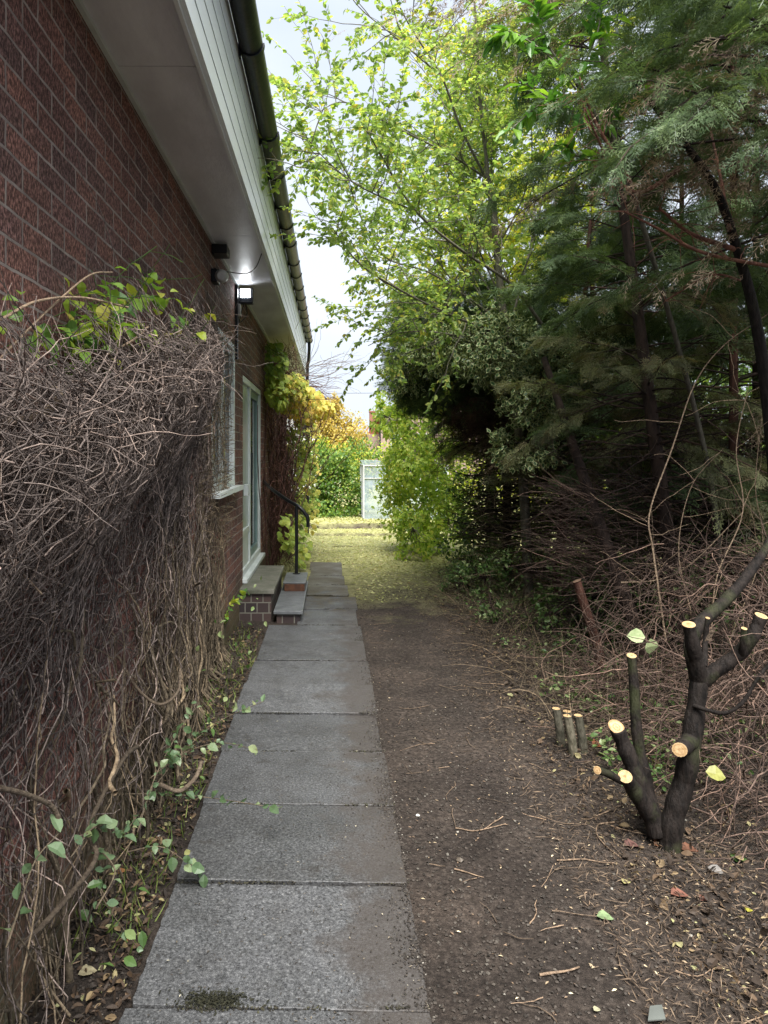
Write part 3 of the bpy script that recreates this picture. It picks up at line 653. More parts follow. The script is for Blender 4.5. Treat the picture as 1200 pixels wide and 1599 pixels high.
# ------------------------------------------------------------------ climber by the door
clm = empty('climbing_plant', 'yellow-leaved climber on the wall beyond the door, overhanging the path', 'climbing plant', loc=(XW, 11.5, 0))
g = G()
def cl2(q, d):
    if q[0] < XW+.01: q[0] = XW+.01
    return q, d
for _ in range(2600):
    y = rng.uniform(9.6, 14.6); z = rng.uniform(.05, 3.2); out = .34+.28*math.exp(-((z-2.4)/.6)**2)
    pts = walk((rng.uniform(XW+.02, XW+out), y, z), (rng.normal()*.4, rng.normal(), rng.normal()), rng.integers(5, 9), .07, .25, (0, 0, -.03), cl2)
    g.tube(pts, np.linspace(.0035, .0015, len(pts)), 3, rng.random(), False)
for _ in range(60):
    y = rng.uniform(9.7, 14); pts = walk((XW+rng.uniform(.03, .12), y, 0), (.0, rng.normal()*.15, 1), 26, .1, .1, (0, 0, .05), cl2)
    g.tube(pts, np.linspace(.009, .004, len(pts)), 5, rng.random(), False)
for k in range(30):
    a = (XW+.3, rng.uniform(10, 13), rng.uniform(2.4, 2.9)); pts = walk(a, (1, rng.normal()*.4, .05), 9, .09, .12, (0, 0, -.03)); g.tube(pts, np.linspace(.006, .002, len(pts)), 4, .7, False)
g.build('stems', barkmat('dark_climber_stem', (.16, .075, .06), (.05, .025, .023), 40, (1, 1, 1)), clm)
pos = []; rr = []
def clump(c, rad, n, lo, hi):
    p = rdir(n)*rng.uniform(.45, 1, (n, 1))**.6*np.array(rad)+np.array(c); pos.append(p); rr.append(rng.uniform(lo, hi, n))
clump((-.62, 10.6, 2.62), (.30, .8, .28), 520, .2, .8)
clump((-.44, 10.9, 2.45), (.34, .9, .28), 310, .4, 1)
clump((-.24, 11.3, 2.42), (.26, .6, .16), 230, .5, 1)
clump((-.80, 9.9, 3.02), (.16, .4, .26), 150, 0, .3)
clump((-.78, 10.0, 2.6), (.18, .4, .3), 170, .1, .4)
clump((-.56, 11.6, 1.95), (.16, 1.2, .4), 120, .05, .4)
clump((-.45, 11.7, 1.2), (.16, 1.3, .6), 150, .1, .55)
clump((-.48, 10.6, .45), (.14, .9, .45), 110, .1, .5)
clump((-.38, 12.8, 1.3), (.16, 1.2, 1.2), 160, .2, .8)
clump((-.62, 9.7, .62), (.12, .3, .3), 60, .1, .4)
pos = np.vstack(pos); rr = np.concatenate(rr); pos[:, 0] = np.maximum(pos[:, 0], XW+.03); n = len(pos)
g = G(); g.scatter(BROAD, pos, rdir(n)*.5+[.5, -.3, -.6], rdir(n)*.5+[.5, -.5, .7], rng.uniform(.06, .12, n), rr); g.build('leaves', L_CLIMB, clm)
# bare twigs past the eave
g = G()
for k in range(26):
    pts = walk((rng.uniform(-.6, -.2), rng.uniform(13, 15), rng.uniform(2.9, 3.4)), (.8, rng.normal()*.3, rng.uniform(-.1, .6)), 12, .09, .2); g.tube(pts, np.linspace(.005, .0015, 13), 4, .5, False)
g.build('bare_twigs', DEADTWIG, clm)

# ------------------------------------------------------------------ leafy sprigs over the path edge
def sprig(lab, pl, lf, n, size=(.03, .052), mat=L_SPRIG):
    n = int(n*1.5)
    e = empty('leafy_sprig', lab, 'sprig', 'pale green sprigs at the foot of the vine', loc=tuple(P(*pl[0])))
    pts = spline([P(*p) for p in pl], 8); g = G(); g.tube(pts, np.linspace(.003, .0013, len(pts)), 5, .5, False)
    g.build('stem', DEADTWIG2, e)
    t = np.linspace(.15, 1, n); ix = (t*(len(pts)-1)).astype(int); base_ = pts[ix]+rng.normal(size=(n, 3))*.006
    tan = unit(np.gradient(pts, axis=0))[ix]; side = unit(np.cross(tan, [0, 0, 1]))*np.where(np.arange(n) % 2, 1, -1)[:, None]
    g = G(); dr_ = tan*.5+side*.8+[0, 0, .1]+rng.normal(size=(n, 3))*.45; nr_ = np.array([0, -.35, 1])+rng.normal(size=(n, 3))*.55; sz_ = rng.uniform(size[0]*.6, size[1]*1.1, n)
    g.scatter(LEAF, base_[::2], dr_[::2], nr_[::2], sz_[::2]); g.scatter(leafproto(.38, .12, -.25), base_[1::2], dr_[1::2], nr_[1::2], sz_[1::2]); g.build('leaves', mat, e)
sprig('pale sprig reaching furthest across the path slabs from low down', [(180, 1240, 2.95), (260, 1240, 3.0), (330, 1246, 3.05), (435, 1262, 3.1)], 0, 17)
sprig('pale sprig arching over the path edge, farthest and highest of the sprigs', [(240, 1230, 3.0), (290, 1170, 3.25), (345, 1125, 3.5), (412, 1095, 3.7)], 0, 18)
sprig('pale sprig beside the far one with leaves hanging over the slab edge', [(235, 1215, 3.0), (290, 1175, 3.2), (345, 1160, 3.35), (398, 1170, 3.45)], 0, 16)
sprig('bushy upright pale sprig standing against the lower vine stems', [(215, 1300, 2.8), (240, 1220, 2.95), (275, 1150, 3.15), (310, 1100, 3.35)], 0, 18)
sprig('short pale sprig just over the slab corner above the dark stain', [(200, 1330, 2.65), (250, 1322, 2.7), (290, 1345, 2.75), (318, 1362, 2.78)], 0, 12)
sprig('pale sprig low among dead leaves left of the nearest full slab', [(150, 1420, 2.2), (180, 1360, 2.3), (150, 1330, 2.35), (160, 1400, 2.3), (215, 1480, 2.35)], 0, 15)
sprig('pale sprig of small round leaves at the dark foot of the vine', [(110, 1340, 2.1), (150, 1290, 2.25), (190, 1300, 2.4), (215, 1275, 2.5)], 0, 16, (.03, .05))
sprig('large leaved pale sprig closest to the lower left corner', [(10, 1480, 1.55), (30, 1420, 1.6), (55, 1345, 1.65), (95, 1298, 1.7)], 0, 5, (.04, .06))
sprig('yellow green seedling at the wall foot just before the doorsteps', [(345, 990, 6.2), (352, 965, 6.2), (365, 940, 6.25), (385, 925, 6.3)], 0, 16, (.05, .08), L_IVY)

# ------------------------------------------------------------------ deciduous tree
def grow_tree(root, limbs, mat_b, mat_l, proto, sec=26, seclen=(.5, 1.2), tw=5, twl=(.2, .5), step=.06, lsize=(.04, .06), up=.25, droop=-.05, flat=.6, dens=1.0, start=.15):
    gb = G(); P_, D_, N_ = [], [], []
    def twig(p, d, L, r):
        n = max(3, int(L/.07)); pts = walk(p, d, n, L/n, .12, (0, 0, droop)); gb.tube(pts, np.linspace(r, .0012, len(pts)), 3, .5, False)
        m = int(L/step*dens)
        if m < 1: return
        t = np.sort(rng.uniform(.1, 1, m))*(len(pts)-1); i0 = np.minimum(t.astype(int), len(pts)-2); f = (t-i0)[:, None]
        q = pts[i0]*(1-f)+pts[i0+1]*f; tn = unit(pts[i0+1]-pts[i0]); sd = unit(np.cross(tn, [0, 0, 1])+1e-4)*np.where(np.arange(m) % 2, 1, -1)[:, None]
        P_.append(q); D_.append(tn*.6+sd*.7+[0, 0, -.25]+rng.normal(size=(m, 3))*.35); N_.append(np.array([0, 0, flat])+rng.normal(size=(m, 3))*.5)
    for (lp, r0, r1, k) in limbs:
        pts = spline(lp, 8); gb.tube(pts, np.linspace(r0*.75, r1*.75, len(pts)), 8 if r0 > .02 else 5, .5, False)
        L = np.linalg.norm(np.diff(pts, axis=0), axis=1).sum()
        for _ in range(int(k*L)):
            t = rng.uniform(start, 1); ix = min(int(t*(len(pts)-1)), len(pts)-2); tn = unit(pts[ix+1]-pts[ix])
            d = unit(tn*.7+rdir(1)[0]*.85+[0, 0, up]); l2 = rng.uniform(*seclen)*(1.15-.6*t); rr = .004+.004*(1-t)
            sp = walk(pts[ix], d, 8, l2/8, .13, (0, 0, .02)); gb.tube(sp, np.linspace(rr, .002, 9), 4, .6, False)
            for _ in range(tw):
                j = rng.integers(1, 8); tn2 = unit(sp[j+1]-sp[j]); twig(sp[j], unit(tn2*.6+rdir(1)[0]*.7+[0, 0, .05]), rng.uniform(*twl), .002)
            twig(sp[-1], unit(sp[-1]-sp[-2]), rng.uniform(*twl), .002)
    gb.build('branches', mat_b, root)
    p = np.vstack(P_); dd = np.vstack(D_); nn = np.vstack(N_); gl = G(); gl.scatter(proto, p, dd, nn, rng.uniform(*lsize, len(p)))
    gl.build('crown', mat_l, root); return len(p)
def limb(px, r0, r1, k): return ([P(*q) for q in px], r0, r1, k)
tr = empty('deciduous_tree', 'light green broad-leaved tree leaning over the path against the sky', 'tree', loc=(2.2, 8.2, .1))
trunk = [np.array([2.25, 8.2, -.1]), np.array([2.2, 8.15, 1.0]), P(800, 560, 8.1), P(785, 480, 8.0), P(768, 300, 7.8)]
g = G(); tp = spline(trunk, 8); g.tube(tp, np.linspace(.06, .035, len(tp)), 10); g.build('trunk', BARKG, tr)
limbs = [limb([(790, 520, 8), (765, 290, 7.8), (752, 180, 7.6), (745, 60, 7.4), (735, -90, 7.3)], .032, .01, 5),
    *[limb([(780, 520-20*k, 8), (700+10*k, 430-30*k, 8.2), (650+25*k, 350-40*k, 8.4+.1*k), (600+40*k, 280-45*k, 8.4)], .014, .005, 7) for k in range(8)],
    limb([(845, 505, 7.6), (800, 445, 7.3), (720, 390, 6.9), (650, 330, 6.4), (600, 250, 6.0), (565, 190, 5.7)], .026, .006, 8),
    limb([(765, 290, 7.8), (720, 200, 7.4), (690, 120, 7.1), (640, 40, 6.8), (600, -40, 6.6)], .022, .006, 6),
    limb([(755, 275, 7.8), (700, 240, 7.4), (620, 200, 7), (540, 160, 6.5), (490, 180, 6.3)], .018, .005, 8),
    limb([(775, 520, 7.8), (700, 490, 7.2), (620, 450, 6.7), (560, 410, 6.3), (515, 350, 6.0)], .02, .005, 8),
    limb([(780, 500, 8), (680, 430, 7.8), (600, 400, 7.5), (560, 330, 7.2), (540, 260, 7)], .018, .005, 8),
    limb([(770, 540, 8), (690, 520, 7.6), (620, 520, 7.2), (575, 540, 7)], .016, .005, 9),
    limb([(800, 500, 8.4), (850, 300, 8.6), (880, 150, 8.8), (900, 0, 9)], .02, .006, 6),
    limb([(690, 120, 7), (620, 60, 6.6), (560, 10, 6.3), (530, -40, 6.1)], .01, .004, 6),
    limb([(650, 330, 6.4), (560, 290, 5.9), (500, 240, 5.6), (470, 200, 5.4)], .01, .004, 9),
    limb([(770, 400, 7.9), (820, 300, 7.6), (830, 200, 7.4), (800, 100, 7.2)], .014, .005, 6),
    limb([(790, 520, 8.1), (730, 560, 8.4), (670, 570, 8.6), (620, 600, 8.7)], .014, .005, 7)]
nleaf = grow_tree(tr, limbs, BARKG, L_TREE, LEAF, seclen=(.45, 1.1), tw=5, twl=(.18, .42), step=.019, lsize=(.036, .062))
print('tree leaves', nleaf)
tr2 = empty('deciduous_tree', 'yellower broad-leaved tree standing behind the light green one', 'tree', loc=(2.6, 11.5, -.1))
g = G(); g.tube(spline([(2.6, 11.5, -.2), (2.5, 11.4, 2), (2.3, 11.3, 4), (2.2, 11.2, 6.3)], 6), np.linspace(.09, .03, 19), 8); g.build('trunk', BARKG, tr2)
lb = []
for k in range(26):
    z = rng.uniform(2.6, 7.3); a = rng.uniform(0, 6.28); L = rng.uniform(1.2, 2.2); c = np.array([2.4, 11.3, z])
    dv = np.array([math.cos(a), math.sin(a), .45]); lb.append(([c, c+dv*L*.5, c+dv*L+[0, 0, .3]], .02, .005, 5))
grow_tree(tr2, lb, BARKG, L_TREE2, SMALL, tw=5, step=.035, lsize=(.07, .10), seclen=(.5, 1.1), twl=(.2, .5))

# ------------------------------------------------------------------ bushes: leaf clouds on twigs
def bush(root, blobs, proto, mat_l, mat_t, n, size, ntw=200, nm=('foliage', 'stems'), shell=.55, down=-.3, blen=.5):
    vols = np.array([b[1][0]*b[1][1]*b[1][2] for b in blobs])**.7; pr = vols/vols.sum(); pos = []; out = []
    ks = rng.choice(len(blobs), n, p=pr)
    # leaves gather on sub clumps for gaps and unevenness
    for bi, (c, rad) in enumerate(blobs):
        m = int((ks == bi).sum())
        if m == 0: continue
        nc = max(6, m//28); cc = rdir(nc)*rng.uniform(shell, 1, (nc, 1)); pk = rng.integers(nc, size=m)
        q = cc[pk]+rng.normal(size=(m, 3))*.13; pos.append(q*np.array(rad)+np.array(c)); out.append(unit(cc[pk]))
    pos = np.vstack(pos); out = np.vstack(out); k = pos[:, 2] > gz(pos[:, 0], pos[:, 1])+.02; pos = pos[k]; out = out[k]; m = len(pos)
    g = G(); g.scatter(proto, pos, out*.5+rdir(m)*.8+[0, 0, down], out*.6+rdir(m)*.5+[0, 0, .5], rng.uniform(*size, m)); g.build(nm[0], mat_l, root)
    g = G()
    for _ in range(ntw):
        p = pos[rng.integers(m)]; c = np.array(blobs[rng.integers(len(blobs))][0]) if False else None
        j = np.argmin([np.linalg.norm((p-np.array(b[0]))/np.array(b[1])) for b in blobs]); c = np.array(blobs[j][0])
        q = p+(c-p)*min(1, blen/(np.linalg.norm(c-p)+.01)); md = (p+q)/2+rng.normal(size=3)*.05
        g.tube(spline([q, md, p], 4), np.linspace(.008, .0018, 9), 4, rng.random(), False)
    g.build(nm[1], mat_t, root)

sh = empty('shrub', 'bright yellow-green shrub beside the lawn in front of the dark conifers', 'shrub', loc=(1.5, 12.5, 0))
bush(sh, [((a_+.2, b_+.6, c_), r_) for (a_, b_, c_), r_ in [((1.15, 11.2, .45), (.38, .5, .5)), ((1.2, 11.6, 1.6), (.4, .5, .55)), ((.78, 11.6, 2.3), (.28, .4, .3)), ((1.45, 12.6, .75), (.75, .9, .85)), ((1.15, 12.5, 1.35), (.5, .8, .6)), ((1.35, 12.8, 2.1), (.5, .8, .7)), ((1.0, 12.9, 2.55), (.42, .7, .42)), ((1.9, 13, 1.7), (.6, .8, .9)), ((1.9, 12.2, .5), (.5, .6, .6)), ((1.65, 13, 2.9), (.6, .7, .6))]],
     LEAF, L_SHRUB, BARKG, 17000, (.04, .10), 260)

# ------------------------------------------------------------------ conifers
def conifer(lab, x, y, H, z0, nb, L, pal=0, dead=.06, thick=.07, lean=(0, 0), az=None, fs=(.16, .30), bark=None, fr=26, zs=1.0, dband=None, deadlow=True, drange=None):
    root = empty('conifer_tree', lab, 'tree', 'row of conifers along the right side', loc=(x, y, float(gz(x, y))))
    tp = spline([(x, y, gz(x, y)-.1), (x+lean[0]*.3, y+lean[1]*.3, H*.3), (x+lean[0]*.65, y+lean[1]*.6, H*.6), (x+lean[0], y+lean[1], H)], 6)
    g = G(); g.tube(tp, np.linspace(thick, .02, len(tp)), 10); g.build('trunk', bark or BARKR, root)
    gb = G(); pos = []; dr = []; nr = []; dp = []; dd = []; dn = []; lp_ = []; ld_ = []; ln_ = []
    for k in range(nb):
        z = z0+(H-z0)*rng.random()**zs; ix = np.argmin(abs(tp[:, 2]-z)); p = tp[ix].copy(); p[2] = z
        a = rng.uniform(0, 2*math.pi) if az is None else rng.uniform(*az)
        l = L*rng.uniform(.65, 1.1)*(1-.55*max(0, (z-z0)/(H-z0))**1.6); n = 9
        pts = walk(p, (math.cos(a), math.sin(a), rng.uniform(.0, .55)), n, l/n, .09, (0, 0, -.075)); gb.tube(pts, np.linspace(.010 if l > 1 else .007, .0025, n+1), 5, rng.random(), False)
        isdead = rng.random() < dead or (dband and dband[0] < z < dband[1] and rng.random() < dband[2])
        m = int(1.3*fr*l/1.4*(0.5 if isdead else 1)); t = rng.uniform(.25, 1, m)**.8*n; i0 = np.minimum(t.astype(int), n-1); q = pts[i0]+(pts[i0+1]-pts[i0])*(t-i0)[:, None]
        tn = unit(pts[i0+1]-pts[i0]); sd = unit(np.cross(tn, [0, 0, 1]))*rng.choice([-1, 1], m)[:, None]
        D = tn*.8+sd*rng.uniform(.1, 1, (m, 1))+np.array([0, 0, -.12])+rng.normal(size=(m, 3))*.25; Nn = np.array([0, 0, 1.])+rng.normal(size=(m, 3))*.45
        q = q+sd*rng.uniform(0, .12, (m, 1))
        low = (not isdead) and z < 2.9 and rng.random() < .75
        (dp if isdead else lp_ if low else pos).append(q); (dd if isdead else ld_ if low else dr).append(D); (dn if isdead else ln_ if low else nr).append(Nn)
    if deadlow:      # bare dead twigs under the green
        for k in range(int(nb*.9)):
            z = rng.uniform(.5, z0+.6); ix = np.argmin(abs(tp[:, 2]-z)); p = tp[ix].copy(); p[2] = z; a = rng.uniform(0, 2*math.pi) if az is None else rng.uniform(*az); l = L*rng.uniform(.3, .85)
            pts = walk(p, (math.cos(a), math.sin(a), rng.uniform(-.15, .35)), 10, l/10, .12, (0, 0, -.04)); gb.tube(pts, np.linspace(.009, .0025, 11), 4, rng.random(), False)
            for j in range(rng.integers(3, 8)):
                q = pts[rng.integers(3, 10)]; w2 = walk(q, unit(pts[-1]-pts[0])+rdir(1)[0]*.8, 6, rng.uniform(.03, .07), .18); gb.tube(w2, np.linspace(.003, .001, 7), 3, rng.random(), False)
    gb.build('branches', BARKDK, root)
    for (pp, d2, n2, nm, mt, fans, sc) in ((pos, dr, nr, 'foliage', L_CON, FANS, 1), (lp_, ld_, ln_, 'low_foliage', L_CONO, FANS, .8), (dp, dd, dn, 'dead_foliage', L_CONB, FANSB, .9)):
        if not pp: continue
        pp = np.vstack(pp); d2 = np.vstack(d2); n2 = np.vstack(n2); g = G(); k = rng.integers(len(fans), size=len(pp))
        for i in range(len(fans)):
            s_ = k == i; g.scatter(fans[i], pp[s_], d2[s_], n2[s_], rng.uniform(*fs, s_.sum())*sc)
        g.build(nm, mt, root)
    return root
conifer('nearest conifer, overhanging the upper right corner with brown sprays', 2.75, 3.9, 6.5, 2.95, 110, 1.7, dead=.17, thick=.055, lean=(-.35, .2), fs=(.10, .19), bark=BARKDK, fr=60, deadlow=False)
conifer('second conifer with a dark trunk leaning back over the leaf-strewn verge', 2.75, 5.6, 7.5, 1.75, 130, 1.3, dead=.05, thick=.065, lean=(-.45, 1.1), fs=(.13, .24), bark=BARKDK, fr=52)
conifer('conifer behind the second, straight reddish trunk and dense blue-green sprays', 3.7, 6.6, 7.5, 1.0, 150, 1.6, dead=.04, thick=.05, fs=(.18, .32), fr=30)
conifer('middle conifer with red-brown trunk foot at the path edge', 2.5, 8.0, 4.4, 1.5, 110, 1.05, dead=.05, thick=.065, lean=(.5, .3), fs=(.18, .32), fr=30, dband=(1.6, 2.6, .5))
conifer('slim conifer deep in the thicket with a thin reddish trunk', 4.2, 8.6, 7.0, .8, 150, 1.6, thick=.045, fs=(.2, .34), fr=26)
conifer('conifer at the right edge of the picture with a dark upright trunk', 4.5, 7.6, 7.0, 1.3, 110, 1.5, thick=.05, fs=(.2, .34), fr=24, bark=BARKDK)
dkc = conifer('dark conifer whose dead underside overhangs the lawn end of the path', 2.35, 9.6, 3.9, 1.8, 150, 1.1, dead=.03, thick=.07, fs=(.16, .28), fr=34, bark=BARKDK, zs=1.3, dband=(1.3, 2.3, .6))
g = G(); gd = G()
for (c_, r_, n_, dd_) in ((P(680, 570, 9.3), (.68, .7, .62), 3200, 0), (P(770, 570, 9.1), (.6, .7, .7), 2200, 0), (P(655, 500, 9.6), (.4, .6, .3), 900, 0), (P(740, 480, 9.5), (.5, .6, .4), 1200, 0), (P(745, 640, 9.1), (.5, .6, .3), 700, 1), (P(800, 650, 8.9), (.5, .5, .5), 900, 1)):
    o_ = rdir(n_); q_ = np.array(c_)+o_*np.array(r_)*rng.uniform(.55, 1, (n_, 1))*(1+.12*np.sin(o_[:, :1]*9)*np.cos(o_[:, 2:]*8)); k_ = rng.integers(3, size=n_)
    for i_ in range(3):
        s_ = k_ == i_; (gd if dd_ else g).scatter((FANSB if dd_ else FANS)[i_], q_[s_], o_[s_]*.7+rdir(int(s_.sum()))*.6+[0, 0, -.1], o_[s_]*.5+[0, 0, .8]+rdir(int(s_.sum()))*.3, rng.uniform(.12, .22, s_.sum()))
g.build('foliage_mass', L_CON, dkc); gd.build('dead_underside', leafmat('dark_dead_foliage', [(0, (.03, .018, .015)), (.6, (.07, .038, .028)), (1, (.14, .08, .055))], .1, .8), dkc)
g = G()
for k in range(55):
    z = rng.uniform(.6, 2.0); a = rng.uniform(2.2, 4.4); p = np.array([2.35+rng.normal()*.1, 9.3+rng.normal()*.4, z]); pts = walk(p, (math.cos(a), math.sin(a), -.1), 12, rng.uniform(.04, .075), .08, (0, 0, .035))
    g.tube(pts, np.linspace(.012, .003, 13), 5, rng.random()*.5, False)
    for j in range(6): w2 = walk(pts[rng.integers(3, 12)], unit(pts[-1]-pts[0])+rdir(1)[0]*.6, 7, .05, .15, (0, 0, .02)); g.tube(w2, np.linspace(.004, .0015, 8), 3, rng.random()*.5, False)
g.build('bare_low_branches', BARKDK, dkc)
g = G()
for k in range(900):
    p = np.array([rng.uniform(1.85, 3.1), rng.uniform(7.9, 9.8), rng.uniform(.2, 1.9)]); pts = walk(p, (-1+rng.normal()*.5, rng.normal()*.6, rng.normal()*.45), rng.integers(5, 10), .055, .14, (0, 0, -.02)); g.tube(pts, np.linspace(.004, .0014, len(pts)), 3, rng.random(), False)
g.build('dead_twigs', DEADTWIG2, dkc)
conifer('rearmost conifer beyond the holly, tall and dense', 4.0, 11.0, 6.0, .7, 150, 1.6, fs=(.22, .36), fr=26, thick=.08)
conifer('nearest rear conifer, outside the thicket to the right', 4.6, 5.0, 6.5, 1.3, 120, 1.6, fs=(.16, .28), fr=26, thick=.06)

# trunk leaning in at the right edge with bare reddish branches
bt = empty('leaning_tree', 'thin dark leaning tree at the right edge with bare reddish branches', 'tree', loc=tuple(P(1215, 900, 4.3)*[1, 1, 0]))
g = G(); b0 = P(1225, 900, 4.3)
g.tube(spline([(b0[0]+.05, 4.3, -.05), P(1215, 800, 4.3), P(1198, 620, 4.25), P(1178, 490, 4.2), P(1150, 385, 4.15), P(1115, 290, 4.1), P(1050, 200, 4.0), P(990, 130, 3.9)], 8), np.linspace(.045, .012, 57), 9, .4, False); g.build('trunk', BARKD, bt)
g = G()
for pl, r in (([(1215, 418, 4.2), (1100, 395, 4.0), (1030, 358, 3.9), (975, 330, 3.8)], .012), ([(1150, 390, 4.15), (1080, 365, 4.1), (1030, 325, 4.0)], .016), ([(1060, 265, 4.1), (1000, 300, 4.1), (960, 270, 4.2), (905, 150, 4.1)], .014), ([(1140, 360, 4.1), (1120, 250, 4.4), (1090, 120, 4.6)], .012), ([(1165, 440, 4.2), (1110, 430, 4.4), (1040, 470, 4.6)], .008), ([(985, 285, 4.1), (930, 190, 4.0), (905, 120, 4)], .012)):
    pts = spline([P(*q) for q in pl], 8); g.tube(pts, np.linspace(r, r*.4, len(pts)), 7, .9, False)
    for j in range(14):
        q = pts[rng.integers(4, len(pts))]; w2 = walk(q, rdir(1)[0]+[-.5, 0, 0], 7, .04, .15, (0, 0, -.05)); g.tube(w2, np.linspace(.003, .001, 8), 3, 1, False)
g.build('bare_branches', BARKR, bt)
g = G()
for (px_, py_, Y_, n_, s_) in ((1090, 130, 3.7, 60, .16), (1160, 150, 3.7, 70, .16), (1150, 270, 3.9, 40, .13), (1060, 265, 4.0, 20, .08), (1000, 300, 4.0, 20, .06), (1170, 355, 4.0, 26, .1), (1080, 425, 4.1, 22, .1), (1190, 230, 3.8, 30, .1), (1185, 60, 3.8, 25, .12), (740, 15, 4.9, 60, .17), (700, 30, 5.0, 26, .12), (800, 5, 4.8, 30, .12)):
    q_ = P(px_, py_, Y_)+rng.normal(size=(n_, 3))*np.array([1.6, 1, .5])*s_
    g.scatter(FANSB[n_ % 3], q_, np.array([-1, -.1, -.35])+rng.normal(size=(n_, 3))*.4, np.array([0, -.3, 1])+rng.normal(size=(n_, 3))*.4, rng.uniform(.10, .2, n_))
g.build('dead_sprays', L_CONB, bt)

# laurel: large glossy leaves high up
la = empty('laurel_tree', 'glossy large-leaved laurel spray high above the middle of the path', 'tree', loc=(1.9, 4.9, .1))
g = G(); g.tube(spline([(2.95, 5.4, -.05), (2.8, 5.3, 1.5), P(985, 290, 4.7), P(935, 190, 4.5), P(900, 130, 4.4)], 8), np.linspace(.022, .010, 33), 7, .1, False)
pos = []; dr = []
for pl in ([(900, 140, 4.4), (860, 90, 4.3), (800, 50, 4.2), (780, 60, 4.15)], [(905, 150, 4.4), (850, 160, 4.3), (800, 200, 4.2)], [(900, 130, 4.4), (930, 60, 4.3), (940, 20, 4.3)], [(930, 190, 4.5), (880, 170, 4.3), (820, 130, 4.2)], [(935, 190, 4.5), (960, 160, 4.3), (1000, 150, 4.2)], [(900, 130, 4.4), (850, 60, 4.5), (840, 10, 4.5)], [(960, 240, 4.6), (920, 250, 4.4), (880, 230, 4.3)]):
    pts = spline([P(*q) for q in pl], 8); g.tube(pts, np.linspace(.007, .003, len(pts)), 5, .7, False)
    for j in range(2, len(pts), 2):
        for k in range(4):
            pos.append(pts[j]+rng.normal(size=3)*.015); dr.append(unit(pts[j]-pts[j-1])*.8+rdir(1)[0]*.9+[0, 0, -.45])
g.build('branches', BARKG, la); pos = np.array(pos); n = len(pos); print('laurel', n)
g = G(); g.scatter(LONG, pos, np.array(dr), rdir(n)*.5+[0, -.2, 1], rng.uniform(.10, .16, n)); g.build('leaves', L_LAUREL, la)

# holly
ho = empty('holly_bush', 'variegated holly with cream-edged leaves in front of dark conifers', 'bush', loc=(2.47, 5.5, .1))
bush(ho, [(P(770, 540, 7.6), (.55, .6, .42)), (P(850, 600, 7.4), (.5, .5, .45)), (P(700, 540, 8.2), (.45, .5, .32)), (P(820, 690, 7.5), (.35, .4, .3)), (P(900, 540, 7.3), (.45, .5, .4)), (P(640, 570, 8.8), (.35, .4, .3))],
     HOLLY, [L_HOLLY, L_HOLLYM], BARKDK, 8500, (.045, .075), 160)
g = G(); g.tube(spline([(2.47, 5.5, -.05), P(985, 960, 5.6), P(930, 800, 5.9), P(890, 680, 6.3), P(850, 560, 7)], 6), np.linspace(.065, .03, 25), 10); g.build('trunk', BARKDK, ho)

# undergrowth
def ub(name, lab, blobs, n, size=(.035, .065), mat=None, proto=LEAF, tw=60, grp='bushes under the conifers'):
    e = empty(name, lab, 'bush', grp, loc=tuple(np.array(blobs[0][0])*[1, 1, 0])); bush(e, blobs, proto, mat or L_UNDER, BARKDK, n, size, tw)
ub('undergrowth_bush', 'dark green low bush around the foot of the red-brown trunk', [((2.3, 8.0, .35), (.6, .6, .4)), ((1.8, 8.4, .25), (.4, .5, .3))], 1500)
ub('undergrowth_bush', 'glossy evergreen bush deep in the thicket below thin reddish trunk', [((3.5, 7.4, 1.0), (.9, .7, .7)), ((4.2, 7.0, .8), (.8, .7, .7))], 3400, (.05, .09), L_UNDER)
ub('undergrowth_bush', 'broad rear bush closing the thicket behind the conifer trunks', [((4.2, 10, 1.2), (1.6, 1.0, 1.3)), ((5.4, 8.8, 1.0), (1.2, 1.0, 1.0)), ((2.8, 10.6, 1.0), (1.0, .8, 1.1))], 6000, (.05, .09), L_HEDGE)
ub('undergrowth_bush', 'thin sprawling bush behind the leaning cut post', [((2.3, 6.4, .35), (.6, .7, .35)), ((2.7, 6.2, .5), (.6, .6, .45)), ((3.2, 5.5, .6), (.6, .6, .5))], 2600, (.03, .06))
ub('undergrowth_bush', 'grey-green tuft at the shadow edge between lawn and thicket', [((1.6, 8.6, .15), (.25, .5, .18)), ((1.85, 9.6, .2), (.3, .6, .25)), ((1.65, 7.4, .1), (.25, .4, .13))], 800, (.025, .05))
ub('undergrowth_bush', 'dark bush under the dead skirts of the conifer nearest the lawn', [((2.5, 10.9, .8), (.7, .6, .95)), ((3.2, 9.4, .8), (.8, .6, .9)), ((2.05, 10.4, .4), (.45, .5, .45))], 5200, (.04, .08), L_UNDER)
ub('boundary_hedge', 'far hedge seen through gaps at the right edge', [((6.8, 6, .9), (.8, 2.2, .8)), ((7.0, 9.5, 1.0), (.9, 2.2, 1.0)), ((6.6, 13, 1.0), (.9, 2.2, 1.2)), ((6.6, 2.5, .9), (.8, 1.8, .9))], 9000, (.06, .1), L_HEDGE, LEAF, 60, None)

